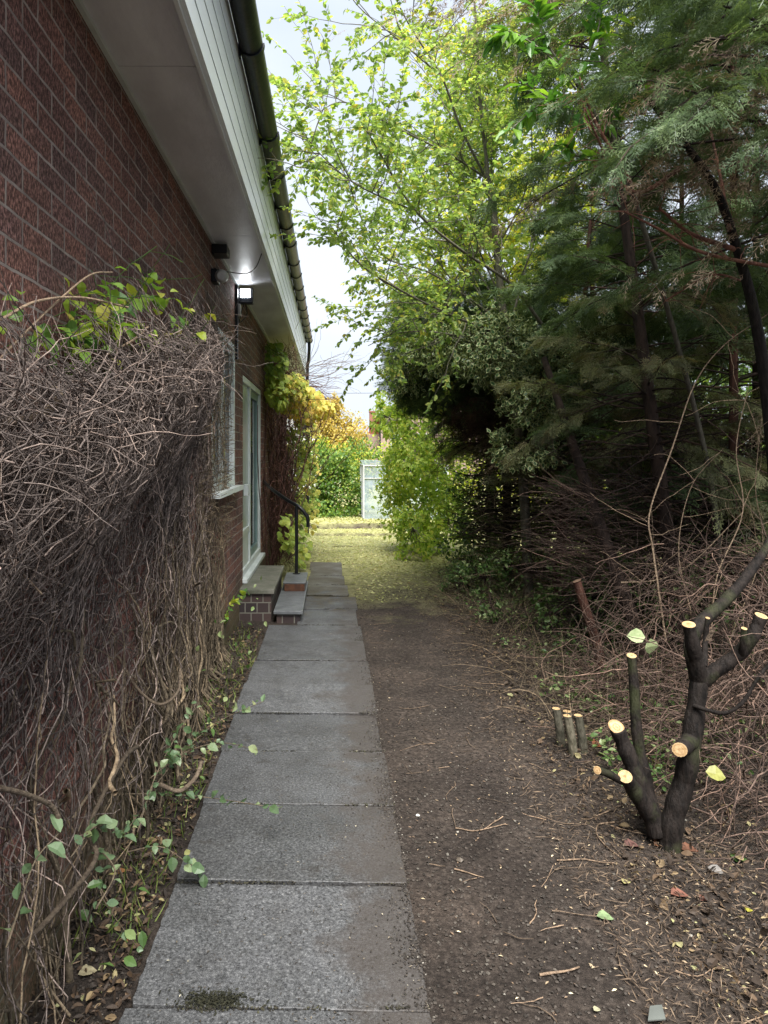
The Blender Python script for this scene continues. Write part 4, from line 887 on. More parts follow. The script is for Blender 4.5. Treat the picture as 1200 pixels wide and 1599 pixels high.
# ------------------------------------------------------------------ brushwood at right
br = empty('brushwood_heap', 'heap of dead reddish-brown twigs right of the cut tree', 'brushwood', loc=(2.3, 3.6, .1))
g = G()
for _ in range(2600):
    x = rng.uniform(1.72, 3.4); y = rng.uniform(2.9, 5.3); hmax = .15+.95*float(sm(1.65, 2.2, x)); z = rng.uniform(.05, hmax)
    if rng.random() < .5: pull = -.12; dd = rng.normal(size=3)*[1, .7, .4]
    else: pull = -.02; dd = np.array([rng.normal()*.7-.4, rng.normal()*.6, rng.normal()*.8])
    pts = walk((x, y, z), dd, rng.integers(6, 12), rng.uniform(.03, .065), .22, (0, 0, pull))
    pts[:, 2] = np.maximum(pts[:, 2], gz(pts[:, 0], pts[:, 1])+.01)
    g.tube(pts, np.linspace(rng.uniform(.0018, .0045), .0012, len(pts)), 4, rng.random(), False)
g.build('twigs', BRUSHM, br)
sc = empty('dead_branch', 'fallen dead conifer branch lying in the thicket left of the brushwood heap', 'branch', loc=P(900, 800, 6)*[1, 1, 1])
g = G()
for _ in range(650):
    p = P(rng.uniform(880, 1080), rng.uniform(760, 930), rng.uniform(5.6, 7.0)); t = (p[0]-1.6)/1.4
    pts = walk(p, (-1+rng.normal()*.4, rng.normal()*.4, .25+rng.normal()*.25), rng.integers(6, 12), .055, .1, (0, 0, -.02)); g.tube(pts, np.linspace(.0035, .0012, len(pts)), 3, rng.random(), False)
g.build('twigs', BRUSHM, sc)
wh = empty('sapling', 'thin bare whippy sapling stems at the right above the brushwood', 'sapling', loc=(2.3, 4.6, .1))
for pl, r in (([(1040, 1000, 4.4), (1020, 860, 4.4), (1015, 800, 4.4), (1050, 700, 4.4), (1085, 600, 4.4), (1130, 540, 4.3), (1200, 490, 4.2)], .006), ([(1110, 1000, 4.3), (1120, 900, 4.3), (1160, 800, 4.3), (1150, 700, 4.3), (1170, 600, 4.3)], .005), ([(1080, 960, 4.6), (1060, 860, 4.6), (1080, 760, 4.6), (1130, 700, 4.5)], .004), ([(1140, 1000, 4.4), (1190, 860, 4.4), (1180, 760, 4.4), (1190, 650, 4.4)], .004), ([(970, 910, 5), (1030, 905, 4.9), (1080, 880, 4.8), (1160, 800, 4.7)], .007)):
    g = G(); pts = spline([P(*q) for q in pl], 8); g.tube(pts, np.linspace(r, r*.4, len(pts)), 6, .9, False)
    for j in range(6):
        q = pts[rng.integers(4, len(pts))]; w2 = walk(q, rdir(1)[0]+[0, 0, .5], 8, .05, .15); g.tube(w2, np.linspace(.002, .001, 9), 3, 1, False)
    g.build('stem', BENTM, wh)

# ------------------------------------------------------------------ cut (coppiced) tree
def Z(x, y, Y): return P(800+x/3, 900+y/3, Y)
ct = empty('cut_tree', 'dark coppiced tree on the right with pale freshly sawn stubs', 'tree', loc=tuple(Z(735, 1270, 3.09)))
def stub(g, ends, pl, r0, r1, cut=True, facing=None, sides=14, nn=7):
    pts = spline([Z(*q) for q in pl], nn); r = np.linspace(r0, r1, len(pts))*(1+.05*np.sin(np.arange(len(pts))*.7+rng.random()*6)+rng.normal(size=len(pts))*.02); g.tube(pts, r, sides, rng.uniform(.35, .6), cap=not cut)
    if cut:
        dv = unit(pts[-1]-pts[-2]) if facing is None else unit(np.array(facing, float))
        tt = unit(pts[-1]-pts[-2]); dv = unit(dv+tt*.35)
        vv = g.v[-1].reshape(-1, 3); ring = vv[-sides:]; off = ((pts[-1]-ring)@dv)/(tt@dv); vv[-sides:] = ring+np.clip(off, -.03, .03)[:, None]*tt
        e = G(); nv = vv[-sides:]+dv*.0015; cen = nv.mean(0)+rng.normal(size=3)*.001; prev = nv
        for q_ in (.9, .78, .65, .5, .36, .2):
            cur = cen+(nv-cen)*q_+dv*.0003; e.add(np.vstack([prev, cur]), [(i, (i+1) % sides, sides+(i+1) % sides, sides+i) for i in range(sides)], rng.uniform(.1, .9), 0); prev = cur
        e.add(prev, [tuple(range(sides))], .1, 0)
        e.add(np.vstack([nv, vv[-sides:]]), [(i, (i+1) % sides, sides+(i+1) % sides, sides+i) for i in range(sides)], .5, 1); ends.append(e); return
def finish(root, g, ends, bark):
    g.build('trunk', bark, root)
    for e in ends: e.build('cut_end', [CUT, bark], root)
g = G(); ends = []
stub(g, ends, [(738, 1290, 3.09), (745, 1180, 3.09), (765, 1090, 3.09), (800, 980, 3.1), (828, 850, 3.1), (850, 700, 3.12), (868, 560, 3.14), (880, 460, 3.15)], .05, .036, False)
stub(g, ends, [(835, 770, 3.1), (815, 790, 3.06), (785, 812, 3.0)], .036, .031, True, (-.35, -.9, .12))
stub(g, ends, [(878, 500, 3.15), (862, 400, 3.13), (845, 320, 3.11), (828, 226, 3.1)], .036, .026, True, (-.1, -.35, .9))
stub(g, ends, [(900, 420, 3.16), (905, 300, 3.2), (916, 196, 3.2)], .014, .0095, True, (0, -.4, .9))
stub(g, ends, [(870, 480, 3.18), (840, 330, 3.24), (870, 235, 3.3), (960, 150, 3.35), (1050, 60, 3.4), (1120, -30, 3.45), (1200, -150, 3.5), (1280, -330, 3.6)], .036, .018, False)
stub(g, ends, [(885, 500, 3.15), (940, 450, 3.14), (1000, 410, 3.13), (1070, 355, 3.12), (1115, 300, 3.1), (1145, 240, 3.1), (1167, 185, 3.1)], .034, .025, True, (.1, -.4, .9))
stub(g, ends, [(1075, 370, 3.11), (1082, 320, 3.08), (1087, 245, 3.07)], .016, .0125, True, (0, -.4, .9))
stub(g, ends, [(850, 605, 3.1), (920, 628, 3.06), (1000, 640, 3.02), (1080, 590, 3.0), (1150, 480, 3.0), (1230, 380, 3.0)], .009, .007, False)
stub(g, ends, [(690, 1200, 3.12), (650, 1110, 3.13), (600, 1040, 3.12), (560, 985, 3.1), (530, 938, 3.05)], .05, .026, True, (-.1, -.7, .6))
stub(g, ends, [(560, 975, 3.1), (500, 952, 3.06), (450, 925, 3.03), (400, 908, 3.0)], .016, .0155, True, (-.6, -.7, .25))
stub(g, ends, [(640, 1060, 3.15), (590, 950, 3.16), (550, 850, 3.17), (515, 770, 3.18), (489, 706, 3.18)], .04, .031, True, (-.05, -.7, .65))
stub(g, ends, [(660, 1120, 3.2), (630, 960, 3.25), (598, 820, 3.28), (580, 680, 3.3), (573, 540, 3.32), (560, 372, 3.34)], .028, .021, True, (-.1, -.35, .9))
# splinter and torn bark
g2 = G(); g2.add([Z(900, 305, 3.08), Z(935, 240, 3.07), Z(960, 240, 3.07), Z(925, 300, 3.08), Z(915, 320, 3.1)], [(0, 1, 2, 3), ], .5); g2.add([Z(900, 305, 3.09), Z(935, 240, 3.08), Z(960, 240, 3.08), Z(925, 300, 3.09)], [(3, 2, 1, 0)], .5)
finish(ct, g, ends, BARKD); g2.build('splinter', STICKM, ct)
STUMPB = barkmat('grey_mossy_stump_bark', (.11, .10, .075), (.04, .04, .026), 40, (1, 1, .4), .8, .5)
for (a, b, Y, lab) in (((207, 621), (232, 760), 4.15, 'leftmost and tallest-looking of the short sawn stumps by the verge'), ((257, 634), (268, 770), 4.3, 'rear stump of the short sawn group, mostly hidden'), ((259, 655), (290, 832), 4.02, 'front middle stump of the short sawn group'), ((310, 653), (336, 845), 4.05, 'rightmost of the short sawn stumps by the verge')):
    b = (b[0], max(b[1], 0)); g = G(); ends = []; top = Z(*a, Y); bot = Z(*b, Y); gy = float(gh(bot[0], Y)); bot[2] = gy-.03
    e = empty('tree_stump', lab, 'stump', 'short sawn stumps beside the soil path', loc=(bot[0], Y, gy))
    pts = spline([bot, (bot+top)/2+[.004, 0, 0], top], 4); g.tube(pts, np.linspace(.027, .023, 9), 12, rng.random())
    p = top; th = np.linspace(0, 2*np.pi, 15)[:-1]; ring = p+np.stack([.0235*np.cos(th), .0235*np.sin(th), .003-.004*np.sin(th)*0], -1)
    c_ = G(); c_.add(np.vstack([ring, ring-[0, 0, .012]]), [(i, (i+1) % 14, 14+(i+1) % 14, 14+i) for i in range(14)], .5, 1); c_.add(ring, [tuple(range(14))], .5, 0)
    g.build('trunk', STUMPB, e); c_.build('cut_end', [CUT, STUMPB], e)
po = empty('leaning_post', 'reddish bare pole stuck in the ground leaning left at the thicket edge', 'pole', loc=tuple(Z(430, 480, 5.44)))
g = G(); g.tube(spline([Z(432, 500, 5.44), Z(400, 330, 5.42), Z(350, 170, 5.4), Z(303, 25, 5.38)], 5), np.linspace(.042, .031, 16), 10, .8); g.build('shaft', BARKR, po)
g = G(); p = Z(303, 25, 5.38); a = np.linspace(0, 2*np.pi, 13)[:-1]; g.add(p+np.stack([.031*np.cos(a), .031*np.sin(a), .006+.012*np.cos(a)], -1), [tuple(range(12))]); g.build('cut_end', simple('weathered_cut_wood', (.30, .19, .13)), po)

# ------------------------------------------------------------------ ground cover stuff
def ok(x, y): return ~((x > -.64) & (x < .31) & (y < 7.02)) & ~((x > -.95) & (x < .28) & (y > 6.9) & (y < 11.1)) & (x > XW+.01)
def litter(name, n, fx, fy, mat, proto, size, hgt=.012, lim=None, flat=1.0, rn=None, msk=True):
    x = fx(n); y = fy(n)
    if msk: k = ok(x, y); x, y = x[k], y[k]
    if lim is not None: k = lim(x, y); x, y = x[k], y[k]
    m = len(x); z = gh(x, y)+rng.uniform(.002, hgt, m); g = G()
    g.scatter(proto, np.stack([x, y, z], -1), np.stack([rng.normal(size=m), rng.normal(size=m), rng.normal(size=m)*.18*flat], -1), np.stack([rng.normal(size=m)*.3*flat, rng.normal(size=m)*.3*flat, np.ones(m)], -1), rng.uniform(*size, m), None if rn is None else rn(m))
    return tag(g.build(name, mat), kind='stuff')
U = lambda a, b: (lambda n: rng.uniform(a, b, n))
Yn = lambda a, b: (lambda n: a*(b/a)**rng.random(n))
litter('leaf_litter', 3400, U(-.93, -.58), Yn(1.3, 7.1), L_LITTER, CURL, (.012, .045), .03, None, 2.2)
litter('dry_needles', 19000, lambda n: .95+abs(rng.normal(size=n))*.9, Yn(1.8, 9), leafmat('dry_needle_bits', [(0, (.03, .021, .016)), (.6, (.085, .058, .04)), (1, (.22, .16, .11))], 0, .8), smallproto(.05, .01), (.012, .05), .03, None, 1.5)
litter('leaf_litter', 6500, lambda n: 1.15+abs(rng.normal(size=n))*.8, Yn(1.8, 9), L_LITTER, CURL, (.006, .028), .03, None, 2.2)
litter('leaf_litter', 700, lambda n: 1.2+abs(rng.normal(size=n))*.8, Yn(1.8, 9), L_LITTER, LEAF, (.03, .055), .03, None, 2.2)
litter('wood_chips', 6500, lambda n: rng.uniform(.25, 2.2, n), Yn(1.6, 11), leafmat('pale_wood_chips', [(0, (.10, .07, .05)), (.6, (.22, .15, .10)), (.9, (.45, .36, .24)), (1, (.7, .6, .42))], 0, .8), NARROW, (.006, .022), .006, lambda x, y: rng.random(len(x)) < .25+.75*sm(.7, 1.4, x), .5)
litter('path_crumbs', 3400, lambda n: .29-.9*rng.random(n)**2.2, Yn(1.6, 11), leafmat('crumbs_on_path', [(0, (.02, .017, .014)), (.8, (.06, .047, .036)), (.97, (.2, .17, .13)), (1, (.6, .55, .42))], 0, .8), NARROW, (.004, .014), .002, None, .2, None, False).location.z += .029
# soil clods and grit
def rockproto():
    v = np.array([(1, 0, 0), (-1, 0, 0), (0, 1, 0), (0, -1, 0), (0, 0, .7), (0, 0, -.7), (.6, .6, .3), (-.6, -.6, .35)], float)
    return (v*.5, [([(0, 6, 4), (6, 2, 4), (2, 1, 4), (1, 7, 4), (7, 3, 4), (3, 0, 4), (0, 3, 5), (3, 1, 5), (1, 2, 5), (2, 0, 5)], 0)])
ROCK = rockproto()
litter('soil_crumbs', 16000, U(.2, 2.4), Yn(1.6, 9), leafmat('soil_grit', [(0, (.022, .018, .015)), (.85, (.06, .049, .042)), (.985, (.10, .088, .075)), (1, (.3, .28, .25))], 0, .9), ROCK, (.004, .016), .004)
litter('soil_crumbs', 3000, U(-.93, -.6), Yn(1.3, 7.1), bpy.data.materials['soil_grit'], ROCK, (.005, .018), .004)
# lawn clippings
litter('grass_clippings', 42000, U(-2.5, 4.5), lambda n: 8.2+11*rng.random(n)**1.15, L_GRASS, NARROW, (.03, .07), .012, lambda x, y: (rng.random(len(x)) < sm(7.8, 11.5, y+.5*np.sin(x*3))) & (abs(y-14.4) > .06*(np.sin(x*5) > -.2)) & (abs(y-17.23) > .08) & (abs(y-19.07) > .12), 1.2)
litter('grass_tussocks', 5000, U(-2.5, 5), U(19.0, 23), L_GRASS, NARROW, (.05, .12), .03, None, 3)
# grass and weed blades on the verge
def blades(name, n, fx, fy, mat, h, lean=.5):
    x = fx(n); y = fy(n); k = ok(x, y); x, y = x[k], y[k]; m = len(x); g = G(); z = gh(x, y)-.01
    d_ = np.stack([rng.normal(size=m)*lean, rng.normal(size=m)*lean, np.ones(m)], -1)
    v = (np.array([(-.03, 0, 0), (.03, 0, 0), (.02, .55, .04), (-.02, .55, .04), (0, 1, .2)], float), [([(0, 1, 2, 3)], 0), ([(3, 2, 4)], 0)])
    g.scatter(v, np.stack([x, y, z], -1), d_, rdir(m), rng.uniform(*h, m)); return tag(g.build(name, mat), kind='stuff')
blades('verge_grass', 1500, lambda n: 1.7+abs(rng.normal(size=n))*.9, Yn(3.8, 9), L_WEED, (.04, .12), .9)
litter('low_ground_plants', 4200, lambda n: 1.45+abs(rng.normal(size=n))*.8, Yn(3.6, 10), L_UNDER, LEAF, (.02, .05), .13, lambda x, y: np.sin(x*5+y*2.3)*np.sin(y*3.1) > -.15, 2)
blades('verge_grass', 900, U(-.92, -.6), Yn(2.4, 7.1), L_WEED, (.04, .12))
# twigs on ground
g = G()
for _ in range(560):
    if rng.random() < .2: x, y = rng.uniform(-.92, -.62), 1.4*(7/1.4)**rng.random()
    else: x, y = (.35+1.9*rng.random()**.6), 1.7*(8/1.7)**rng.random()
    n = rng.integers(3, 7); pts = walk((x, y, 0), (rng.normal(), rng.normal()*.8, 0), n, rng.uniform(.012, .05), .2)
    pts[:, 2] = gh(pts[:, 0], pts[:, 1])+.006+rng.uniform(0, .006); r = rng.uniform(.0012, .003)
    if (ok(pts[:, 0], pts[:, 1])).all(): g.tube(pts, np.linspace(r, r*.5, len(pts)), 4, rng.random(), False)
tag(g.build('fallen_twigs', STICKM), kind='stuff')
# trailing undergrowth stems along the thicket edge
g = G()
for _ in range(1500):
    x = 1.35+abs(rng.normal())*.9; y = 4*(10/4)**rng.random(); pts = walk((x, y, gz(x, y)), (rng.normal()*.7, rng.normal()*.7, .7), 8, rng.uniform(.03, .07), .15, (0, 0, -.12)); pts[:, 2] = np.maximum(pts[:, 2], gz(pts[:, 0], pts[:, 1])+.01)
    g.tube(pts, np.linspace(.0025, .001, 9), 3, rng.random(), False)
tag(g.build('dead_stalks', DEADTWIG2), kind='stuff')
# soil and moss pressed into the joints, and soil spilled over the right hand edge of the slabs
jy = np.array(js); DARKSOIL = leafmat('joint_soil', [(0, (.012, .011, .008)), (.7, (.035, .03, .022)), (1, (.07, .07, .035))], 0, .9)
litter('joint_soil', 5200, U(-.62, .30), lambda n: jy[rng.integers(2, len(js)-1, n)]+rng.normal(0, .006, n), DARKSOIL, ROCK, (.003, .010), .002, lambda x, y: (np.sin(x*9+y*31)+.6*np.sin(x*31+y*7) > -.2) & ((y < 7) | (x > -.28)), 1, None, False).location.z += .026
litter('soil_crumbs', 5200, lambda n: .31-abs(rng.normal(0, .045, n)), Yn(1.6, 7), bpy.data.materials['soil_grit'], ROCK, (.003, .010), .002, lambda x, y: rng.random(len(x)) < .35+.65*(np.sin(y*4.3)+np.sin(y*11) > 0), 1, None, False).location.z += .027
# moss tuft on joint
litter('moss', 700, lambda n: rng.normal(-.36, .05, n), lambda n: rng.normal(2.19, .018, n), leafmat('dark_moss', [(0, (.010, .011, .006)), (1, (.035, .034, .018))], 0, .9), NARROW, (.008, .02), .01, None, 2, None, False).location.z += .024

# individual ground leaves, stone, stick
def gleaf(lab, px, py, size, col, Y=None, ang=0, z=.012, proto=BROAD, tilt=(0, 0, 1), grp='larger fallen leaves'):
    col = tuple(.62*c for c in col)
    Y = Y or 1904/(py-707); p = P(px, py, Y); p[2] = max(float(gh(p[0], Y))+z, p[2] if z > .05 else -9); g = G()
    g.scatter(proto, [p], [(math.cos(ang), math.sin(ang), .05)], [tilt], size, np.array([.5])); tag(g.build('fallen_leaf', leaf1('leaf_'+lab[:18].replace(' ', '_'), col)), lab, 'leaf', grp)
gleaf('big orange-brown leaf at the foot of the cut tree', 1022, 1322, .09, (.36, .15, .07), ang=.4, tilt=(0, -.6, 1))
gleaf('flat brown leaf right of the cut tree foot', 1062, 1330, .08, (.22, .10, .06), ang=0)
gleaf('pinkish brown leaf left of the cut tree foot', 975, 1320, .07, (.20, .10, .085), ang=.1)
gleaf('pale spotted green leaf lying alone on the bare soil', 932, 1440, .06, (.30, .42, .20), ang=-.1)
gleaf('reddish leaf left of the brown one in the right foreground litter', 1048, 1402, .07, (.30, .13, .09), ang=.1)
gleaf('reddish leaf farther right in the foreground litter', 1095, 1412, .05, (.26, .11, .08), ang=.8)
gleaf('small bright yellow leaf near the right edge', 1168, 1430, .03, (.62, .58, .08), ang=.8)
gleaf('green leaf at the right edge among brown litter', 1150, 1352, .07, (.06, .15, .03), ang=.8)
gleaf('curled grey leaf on the litter right of the cut tree', 1105, 1362, .06, (.32, .30, .28), ang=-.7, tilt=(.5, -.5, 1))
gleaf('pale yellow leaf on the soil below the green one', 975, 1384, .04, (.55, .50, .22), ang=.8)
gleaf('cream leaf fragment near the bottom right', 1118, 1515, .035, (.62, .52, .30), ang=.3)
gleaf('tiny cream leaf near the bottom edge on the bare soil', 928, 1582, .025, (.6, .56, .36), ang=.5)
gleaf('orange leaf beside the short sawn stumps', 925, 1168, .07, (.42, .14, .06), ang=.3, tilt=(0, -.4, 1))
gleaf('bright orange leaf among litter left of the slabs', 182, 1345, .05, (.55, .24, .10), Y=2.85, ang=1)
gleaf('small orange leaf in the litter by the nearest slabs', 195, 1478, .04, (.50, .26, .10), ang=1)
gleaf('cream leaf in the lower left litter', 122, 1530, .06, (.55, .48, .30), ang=.5)
hl = empty('yellow_leaf', 'large round yellow leaf hanging in the brushwood twigs', 'leaf', loc=tuple(P(1120, 1208, 2.95)))
g = G(); g.scatter(BROAD, [P(1102, 1205, 2.95)], [(1, -.3, -.1)], [(.1, -.75, 1)], .078, np.array([.5])); g.build('blade', leaf1('hanging_yellow_leaf', (.22, .22, .06), (.15, .15, .035)), hl)
g = G(); g.tube(spline([P(1104, 1205, 2.95), P(1095, 1190, 3.0), P(1092, 1170, 3.05)], 4), .0012, 4); g.build('stalk', STICKM, hl)
pl_ = empty('leaf_pair', 'pair of pale green leaves on a thin stem near the tall cut stem', 'leaf', loc=tuple(P(1003, 1010, 4.2)))
g = G(); g.scatter(BROAD, [P(1008, 995, 4.2), P(1016, 997, 4.2)], [(-1, .1, .1), (.1, .1, -1)], [(0, -1, .6), (.2, -1, .3)], .1, np.array([.5, .6])); g.build('leaves', leaf1('pale_hanging_leaf', (.36, .42, .22), (.26, .34, .15)), pl_)
g = G(); g.tube(spline([P(1010, 996, 4.2), P(1030, 940, 4.25), P(1022, 860, 4.35), P(1018, 800, 4.4)], 5), .0015, 4); g.build('stem', STICKM, pl_)
g = G(); g.scatter(ROCK, [P(719, 1347, 1904/(1347-707))+[0, 0, .01]], [(1, 0, 0)], [(0, 0, 1)], .035); tag(g.build('stone', simple('brown_stone', (.10, .08, .06))), 'small rounded brown stone on the bare soil beside the slabs', 'stone')
g = G(); g.scatter(ROCK, [P(653, 1276, 1904/(1276-707))+[0, 0, .008]], [(1, .4, 0)], [(0, 0, 1)], .022); tag(g.build('stone', simple('white_stone', (.55, .54, .5))), 'tiny white stone on the soil right of the slab edge', 'stone')
def stick(lab, pl, r):
    pts = spline([np.array([*P(*q, 1904/(q[1]-707))[:2], 0]) for q in pl], 5); pts[:, 2] = gh(pts[:, 0], pts[:, 1])+r+.004; g = G(); g.tube(pts, np.linspace(r, r*.6, len(pts)), 6, .9); tag(g.build('fallen_stick', STICKM), lab, 'stick', 'sticks lying on the soil')
stick('short thick pale stick near the bottom on the bare soil', [(843, 1528), (870, 1524), (905, 1514)], .005)
stick('thin curving stick in the middle of the bare soil', [(712, 1295), (745, 1300), (790, 1292)], .003)
stick('long thin curved stick left of the cut tree', [(960, 1287), (935, 1290), (935, 1310), (970, 1340)], .004)
stick('straight stick lying left of the cut tree below the curved one', [(870, 1345), (915, 1344), (960, 1348)], .0035)
stick('pale split stick among the litter right of the cut tree', [(1078, 1355), (1090, 1370), (1100, 1378)], .004)
stick('short straight twig right of the slab end', [(710, 1360), (735, 1366), (756, 1371)], .003)
g = G(); p = P(966, 1092, 4.9); v = [p+np.array(q) for q in ((-.09, 0, -.06), (.09, .04, -.05), (.10, .05, .02), (-.05, .02, .03), (-.08, .1, -.05), (.08, .13, -.04))]
g.add(v, [(0, 1, 2, 3), (3, 2, 5, 4)]); tag(g.build('plastic_scrap', simple('pale_blue_plastic', (.30, .36, .42), None, 10, .4)), 'crumpled pale blue plastic scrap in the undergrowth', 'litter')
g = G(); p = P(1022, 1590, 1904/(1590-707)); p[2] = .01; v = [p+np.array(q) for q in ((-.028, -.02, 0), (.025, -.02, .004), (.032, .02, .016), (-.004, .02, .012))]; v += [q-np.array([0, 0, .004]) for q in v]
g.add(v, [(0, 1, 2, 3), (7, 6, 5, 4), (0, 4, 5, 1), (1, 5, 6, 2), (2, 6, 7, 3), (3, 7, 4, 0)]); tag(g.build('glass_shard', simple('dull_grey_glass', (.12, .13, .12), None, 9, .2)), 'grey shard at the bottom edge of the picture', 'shard')

# ------------------------------------------------------------------ far garden
gh_ = empty('greenhouse', 'aluminium framed greenhouse at the end of the lawn', 'greenhouse', loc=(2, 21.6, float(gz(2, 20.8))))
zg = float(gz(1, 20.8)); x0, x1, y0, y1, hz = .92, 3.4, 20.8, 23.2, 1.60; t = .035
g = G()
for (xx, yy) in ((x0, y0), (x1-t, y0), (x0, y1), (x1-t, y1)): g.box(xx, xx+t, yy, yy+t, zg, zg+hz)
xm = [x0+.83*k for k in (1, 2)]
for x_ in xm: g.box(x_-.012, x_+.012, y0+.002, y0+.022, zg+.04, zg+hz-.04)
for y_ in np.arange(y0+.6, y1, .6): g.box(x0+.002, x0+.022, y_-.012, y_+.012, zg+.04, zg+hz-.04)
for z_ in (zg, zg+hz-t): g.box(x0+t, x1-t, y0, y0+t, z_, z_+t); g.box(x0, x0+t, y0+t, y1, z_, z_+t); g.box(x1-t, x1, y0+t, y1, z_, z_+t)
g.box(x0+t, x1-t, y0+.001, y0+.024, zg+1.20, zg+1.225)
g.build('frame', ALU, gh_)
g = G(); g.box(x0+t, x1-t, y0+.026, y0+.030, zg+t, zg+hz-t); g.box(x0+.024, x0+.028, y0+t, y1-t, zg+t, zg+hz-t); g.box(x1-.028, x1-.024, y0+t, y1-t, zg+t, zg+hz-t); g.build('wall_panes', GHGLASS, gh_)
g = G(); xr = (x0+x1)/2
g.add([(x0, y0, zg+hz+.001), (x1, y0, zg+hz+.001), (x1, y1, zg+hz+.12), (x0, y1, zg+hz+.12)], [(0, 1, 2, 3)])
g.build('roof_panes', GHGLASS, gh_)
e = empty('garden_hedge', 'green hedge across the end of the lawn left of the greenhouse', 'hedge', loc=(-.6, 22.5, -.3))
bush(e, [((-.9, 22.5, .5), (1.1, .8, 1.2)), ((.3, 22.7, .5), (.9, .8, 1.1)), ((-.3, 22.6, 1.5), (1.0, .8, .55)), ((-2.6, 22.8, .8), (1.3, 1, 1.5)), ((.7, 24, 1.2), (1.2, .6, 1.0)), ((-.4, 22.3, -.1), (1.4, .6, .5))], LEAF, L_HEDGE, BARKDK, 16000, (.07, .13), 200)
e = empty('garden_hedge', 'yellow-green hedge behind the greenhouse', 'hedge', loc=(2.5, 26, -.3))
bush(e, [((1.4, 26, 1.2), (1.6, .8, 1.0)), ((4.0, 26, 1.1), (1.8, .8, 1.2)), ((7, 25.5, 1.1), (2.2, 1, 1.4)), ((-1, 26.5, 1.4), (1.5, .8, .9)), ((-4.5, 26, 1.2), (2.5, 1, 1.8)), ((10.5, 24, 1.4), (2.2, 2, 1.8))], LEAF, L_TREE2, BARKDK, 15000, (.09, .15), 120)
e = empty('autumn_tree', 'golden yellow autumn tree beyond the hedge', 'tree', loc=(.5, 32, -.5))
g = G(); g.tube(spline([(.5, 32, -.6), (.5, 32, 1), (.4, 32, 2.5)], 5), np.linspace(.1, .05, 11), 8); g.build('trunk', BARKG, e)
bush(e, [((.2, 32, 2.2), (.9, .9, 1.2)), ((.0, 32, 3.2), (.7, .8, .85)), ((.9, 32, 2.4), (.75, .8, 1.0)), ((-.4, 32.3, 2.4), (.6, .8, .9)), ((.2, 32, 3.9), (.4, .5, .5)), ((1.2, 32.3, 1.6), (.7, .8, .8))], LEAF, L_YEL, BARKG, 9000, (.09, .15), 160, ('crown', 'branches'), .3)
ub('thicket_bush', 'grey-green dense bush filling the back of the thicket at head height', [((4.6, 9.4, 2.0), (1.2, .8, .9)), ((5.2, 7.6, 1.9), (.8, 1.0, .8)), ((3.4, 10.3, 2.1), (.9, .7, .8))], 7000, (.05, .09), L_UNDER, LEAF, 160, None)
e = empty('shed_tree', 'dark rear tree line filling the far right behind the thicket', 'tree', loc=(9, 16, -.2)); e.name = 'background_tree'
g = G(); g.tube([(9, 16, -.3), (9, 16, 3)], .12, 8); g.build('trunk', BARKDK, e)
bush(e, [((9, 16, 3), (2.4, 2.4, 2.6)), ((6.5, 18, 2.6), (2.0, 2, 2.4)), ((11.5, 12, 2.6), (2.2, 2.4, 2.6))], LEAF, L_HEDGE, BARKDK, 9000, (.12, .2), 100, ('crown', 'branches'), .3)

# white house fragment
wh_ = empty('white_house', 'white rendered house partly hidden behind the climber', 'house', loc=(-1.5, 38, 0))
RENDERW = simple('white_render', (.72, .72, .71), (.6, .6, .6), 2)
g = G(); g.box(-4.8, -.35, 38, 44, -.6, 4.6); g.box(-.349, .22, 38.4, 43, -.6, 2.2); g.build('wall', RENDERW, wh_)
g = G(); v = [(-4.9, 37.9, 4.6), (-.25, 37.9, 4.6), (-4.9, 44.1, 4.6), (-.25, 44.1, 4.6), (-2.6, 37.9, 6.0), (-2.6, 44.1, 6.0)]; g.add(v, [(0, 2, 5, 4), (1, 4, 5, 3)]); g.add([v[0], v[1], v[4]], [(0, 1, 2)]); g.add([v[2], v[5], v[3]], [(0, 1, 2)]); g.build('roof', ROOFM, wh_)
g = G(); frame(g, -.1, .0, 37.95, 38.4, 0, .1, .01); 
g = G(); g.box(-.52, -.48, 37.93, 37.99, 2.3, 4.5); g.build('downpipe', BLACKPL, wh_)
g = G(); g.box(-1.7, -.9, 37.96, 37.99, 2.6, 3.8); g.build('window', WINGLASS, wh_)
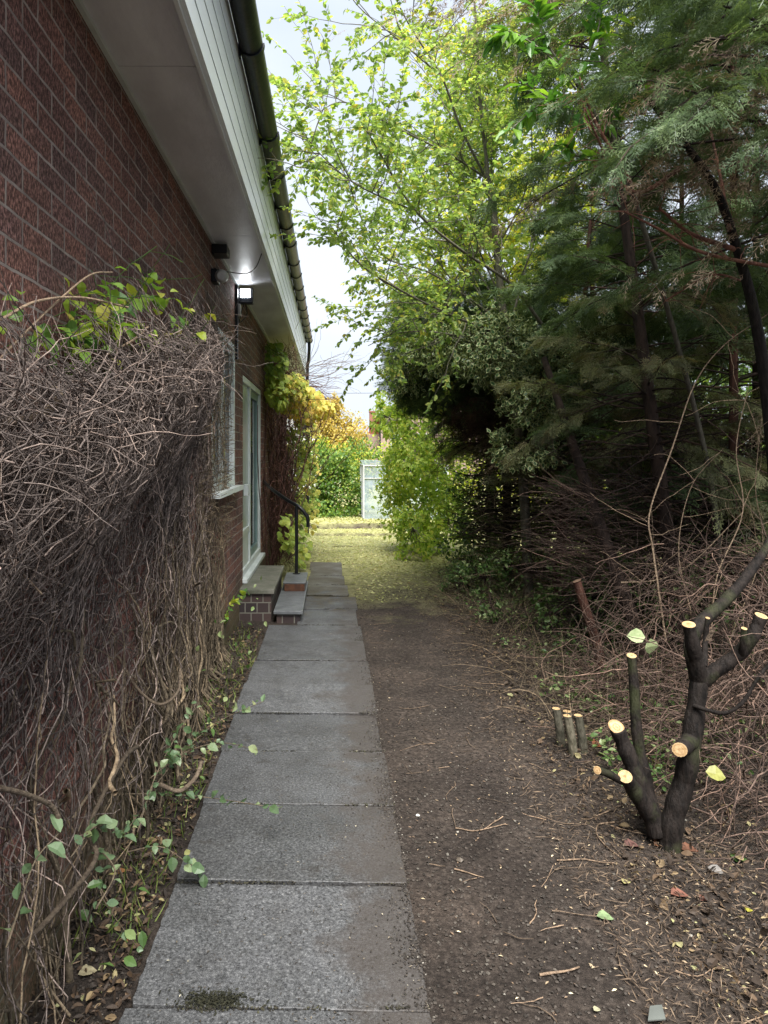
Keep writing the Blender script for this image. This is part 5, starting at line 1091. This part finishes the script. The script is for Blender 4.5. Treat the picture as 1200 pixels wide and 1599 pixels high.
# brick house far right
bh = empty('brick_house', 'distant pinkish brick house with red tiled roof behind the greenhouse', 'house', loc=(5, 46, 0))
PINKBR = simple('pinkish_far_brick', (.34, .25, .225), (.25, .17, .15), 3, .9); TILE = simple('red_roof_tiles', (.36, .11, .065), (.24, .07, .05), 14, .8)
g = G(); g.box(3.1, 12, 45, 53, -.6, 4.0)
g.add([(3.1, 45, 4.0), (12, 45, 4.0), (7.5, 45, 6.6)], [(0, 1, 2)]); g.add([(3.1, 53, 4.0), (12, 53, 4.0), (7.5, 53, 6.6)], [(2, 1, 0)]); g.build('wall', PINKBR, bh)
g = G(); 
for sx, a in ((2.85, 1), (12.25, -1)):
    v = [(sx, 44.8, 3.86), (7.5, 44.8, 6.65), (7.5, 53.2, 6.65), (sx, 53.2, 3.86)]; v += [(x, y, z+.12) for x, y, z in v]; g.add(v, [(0, 3, 2, 1), (4, 5, 6, 7), (0, 1, 5, 4), (1, 2, 6, 5), (2, 3, 7, 6), (3, 0, 4, 7)])
rf = g.build('roof', TILE, bh)
g = G(); g.box(2.3, 3.099, 46, 51, -.6, 2.9); g.build('side_wing', PINKBR, bh)
g = G(); v = [(2.1, 45.8, 2.9), (3.099, 45.8, 4.2), (3.099, 51.2, 4.2), (2.1, 51.2, 2.9)]; g.add(v, [(0, 1, 2, 3)]); g.add([(2.3, 46, 2.9), (3.099, 46, 2.9), (3.099, 46, 4.1)], [(0, 1, 2)]); g.build('wing_roof', TILE, bh)
g = G(); g.box(2.45, 2.8, 46.2, 46.6, 2.9, 4.3); g.box(2.42, 2.83, 46.17, 46.63, 4.3, 4.4); g.build('chimney', simple('chimney_brick', (.25, .11, .07)), bh)
for (a, b) in ((3.7, 4.2), (5.0, 6.0)):
    g = G(); frame(g, 0, 0, 0, 0, 0, 0, 0) if False else None; g.box(a, b, 44.94, 44.99, 1.7, 2.9); g.build('window', WHITEPVC, bh)
    g = G(); g.box(a+.06, b-.06, 44.92, 44.935, 1.76, 2.84); g.build('pane', WINGLASS, bh)
g = G(); g.box(3.0, 3.08, 44.9, 44.98, -.5, 3.9); g.build('downpipe', BLACKPL, bh)
g = G(); g.tube(spline([(-30, 40, 5.6), (0, 40, 5.02), (30, 40, 5.6)], 10), .012, 4); tag(g.build('overhead_wire', BLACKMT), 'thin telephone wire crossing the sky beyond the garden', 'wire')
